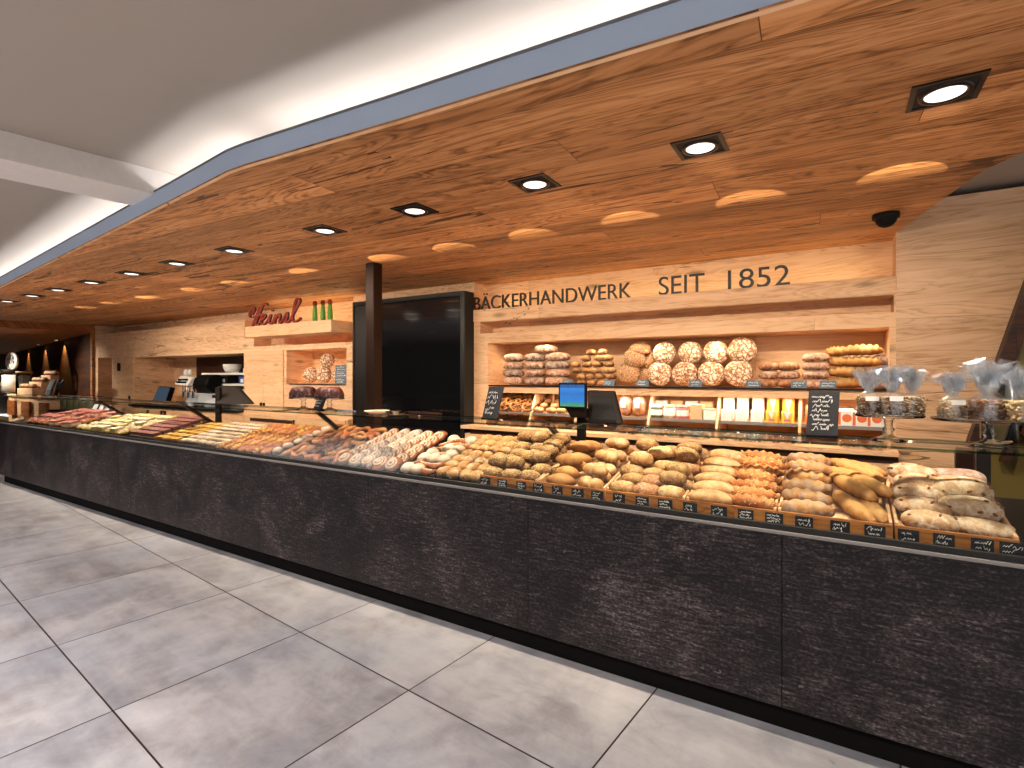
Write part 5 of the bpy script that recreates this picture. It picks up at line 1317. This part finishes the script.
for k, px_ in enumerate((98, 104, 110)):
    p = at(px_, 414, 3.42); t = thing('card_holder', f'slanted pale card holder behind the cream cakes, {ORD[k]} from the jars', 'holder', (p.x, 3.36, 1.02), 'slanted card holders')
    MB().hexa([(p.x-.07, 3.33, 1.022), (p.x+.07, 3.33, 1.022), (p.x+.07, 3.34, 1.022), (p.x-.07, 3.34, 1.022), (p.x-.03, 3.39, 1.17), (p.x+.11, 3.39, 1.17), (p.x+.11, 3.40, 1.17), (p.x-.03, 3.40, 1.17)]).build('card', 'plastic_grey', t); MB().box(p.x-.08, p.x+.08, 3.32, 3.36, 1.016, 1.0215).build('base', 'black_metal', t)

# ------------------------------------------------------------------ leaning frame at the right end
Yr = 4.40
A_, B_ = Vector((.60, Yr, .75)), Vector((1.12, Yr, 2.66))
t = thing('leaning_frame', 'dark slanted timber frame with olive panel at the right end', 'frame', (.9, Yr, 0))
lo, hi = Vector((.402, Yr, 0)), Vector((1.105, Yr, 2.6))
sl = (hi-lo)
MB().hexa([lo, lo+Vector((.085, 0, 0)), lo+Vector((.085, .10, 0)), lo+Vector((0, .10, 0)), hi, hi+Vector((.085, 0, 0)), hi+Vector((.085, .10, 0)), hi+Vector((0, .10, 0))]).build('slanted_post', 'oak_dark', t, .004)
s2 = Vector((1.1, 0, 0)); f0 = Vector((.086, .04, 0)); f1 = Vector((1.1, .04, 0))
MB().hexa([lo+f0, lo+f1, lo+f1+Vector((0, .02, 0)), lo+f0+Vector((0, .02, 0)), hi+f0, hi+f1, hi+f1+Vector((0, .02, 0)), hi+f0+Vector((0, .02, 0))]).build('panel', 'olive_panel', t)
q0 = at(1000, 446, 4.38); q1 = at(1016, 425, 4.38)
MB().bar((q0.x+.02, 4.37, q0.z-.1), (q1.x, 4.37, q1.z+.02), .06, .05).build('brace', 'oak_dark', t)
MB().bar((q1.x, 4.37, q1.z+.02), (q1.x+.25, 4.37, q1.z-.35), .06, .05).build('brace', 'oak_dark', t)
p = at(966, 480, 3.4)
t = thing('counter_post', 'dark steel post standing behind the rustic loaves', 'post', (p.x, 3.44, 0)); MB().box(p.x-.035, p.x+.035, 3.43, 3.47, 0, 1.24).build('upright', 'brown_steel', t, .003); MB().box(p.x+.045, p.x+.10, 3.43, 3.47, 0, 1.24).build('cover', 'black_metal', t, .003)
t = thing('glass_jug', 'clear glass jug rim showing behind the right nut bags', 'jug', (x2+.06, 2.93, ZG))
MB().lathe([(0, .002), (.05, .002), (.06, .02), (.06, .2), (.05, .27), (.055, .30), (.051, .30), (.045, .27), (.055, .2), (.055, .02), (0, .008)], (x2+.06, 2.935, ZG), 24).build('body', 'clear_glass', t)
MB().tube(smooth_pts([(x2+.11, 2.935, ZG+.27), (x2+.16, 2.935, ZG+.25), (x2+.165, 2.935, ZG+.15), (x2+.12, 2.935, ZG+.09)]), .007, 8).build('handle', 'clear_glass', t)

# ------------------------------------------------------------------ far wall washers
for k, px_ in enumerate((1, 13, 28.5, 45.5, 64.5)):
    d = ray(px_, 345); tt = (YW-.17*13.32)/(d[1]+.17*d[0]); X = d[0]*tt
    n_ = Vector((-.17, -1, 0)).normalized(); base = Vector((X, farw(X), 2.51))+n_*.16
    t = thing('ceiling_spot', f'tiny round wall spot above the dark wall, {ORD[k]} from the left', 'lamp', base, 'small spots above the dark wall')
    MB().lathe([(.075, .01), (.08, -.006), (.06, -.008), (.055, -.002)], base, 16).build('ring', 'brown_steel', t); MB().lathe([(0, -.004), (.055, -.004)], base, 16).build('lens', 'spot_glow', t)
    spot(base-Vector((0, 0, .03)), base-Vector((0, 0, 1.6))-n_*.30, 100, 96, .25, (1, .68, .24), .008)

spot((-15.0, 2.7, 2.45), (-14.5, 3.9, 1.4), 420, 85, .8, (1, .88, .72), .04)  # added fill spot without fixture, brightens the serving table and mill
# ------------------------------------------------------------------ light
w = bpy.data.worlds.new('world'); scene.world = w; w.use_nodes = True
bg = w.node_tree.nodes['Background']; bg.inputs[0].default_value = (1, .96, .92, 1); bg.inputs[1].default_value = 1.2
struct(MB().box(-30, 6, -7.2, -7, 0, HW).build('wall_front', 'shop_wall'), 'plain warm grey wall across the customer area', 'wall')
struct(MB().box(-30.2, -30, -7, 9, 0, HW).build('wall_end', 'shop_wall'), 'plain warm grey wall at the far end', 'wall')
# unseen fill lamps added behind the viewer to brighten floor and room
for i in range(7):
    for y in (-.7, -2.8):
        x = -10.2+2.1*i
        t = thing('fill_lamp', f'added fill lamp in the white ceiling over the customer area, {ORD[i]} of the {"near" if y > -1 else "rear"} row', 'lamp', (x, y, HW), 'added fill lamps over the customer area')
        MB().lathe([(.09, 0), (.095, -.01), (.075, -.012), (.07, -.004)], (x, y, HW-.001), 20).build('ring', 'white_trim', t); MB().lathe([(0, -.005), (.07, -.005)], (x, y, HW-.001), 20).build('lens', 'lamp_glow', t)
        spot((x, y, HW-.03), (x, y, 0), 430, 150, 1.0, (1, .97, .96), .07)
# niche spots
for k in range(7):
    x = -3.13+.56*k
    spot((x, YW+.10, 1.945), (x, YW+.30, 1.5), 4, 95, .8, (1, .80, .56), .02)
for x in (-3.19,): spot((x, YW+.30, 1.945), (x, YW+.31, 1.5), 5, 50, .6, (1, .78, .5), .01)
area((-1.46, YW-.02, 1.415), 3.4, .03, 14, (0, 0, 0), (1, .84, .64))
area((-1.5, YW+.16, 2.36), 3.5, .03, 2.6, (PI*.92, 0, 0), (1, .84, .5))
area((-1.46, YW+.06, 1.955), 3.4, .03, 7.5, (0, 0, 0), (1, .82, .58))
area(((SB[0]+SB[1])/2+.2, 4.72, SB[2]+.02), 1.9, .03, 4, (PI*.92, 0, 0), (1, .78, .42))
for x in (-11.0, -9.9): spot((x, YW+.35, 1.945), (x, YW+.5, 1.1), 14, 80, .6, (1, .72, .42), .02)
for x in (-6.6, -6.15, -5.75): spot((x, YW+.28, 1.965), (x, YW+.36, 1.49), 9, 70, .5, (1, .78, .5), .01)
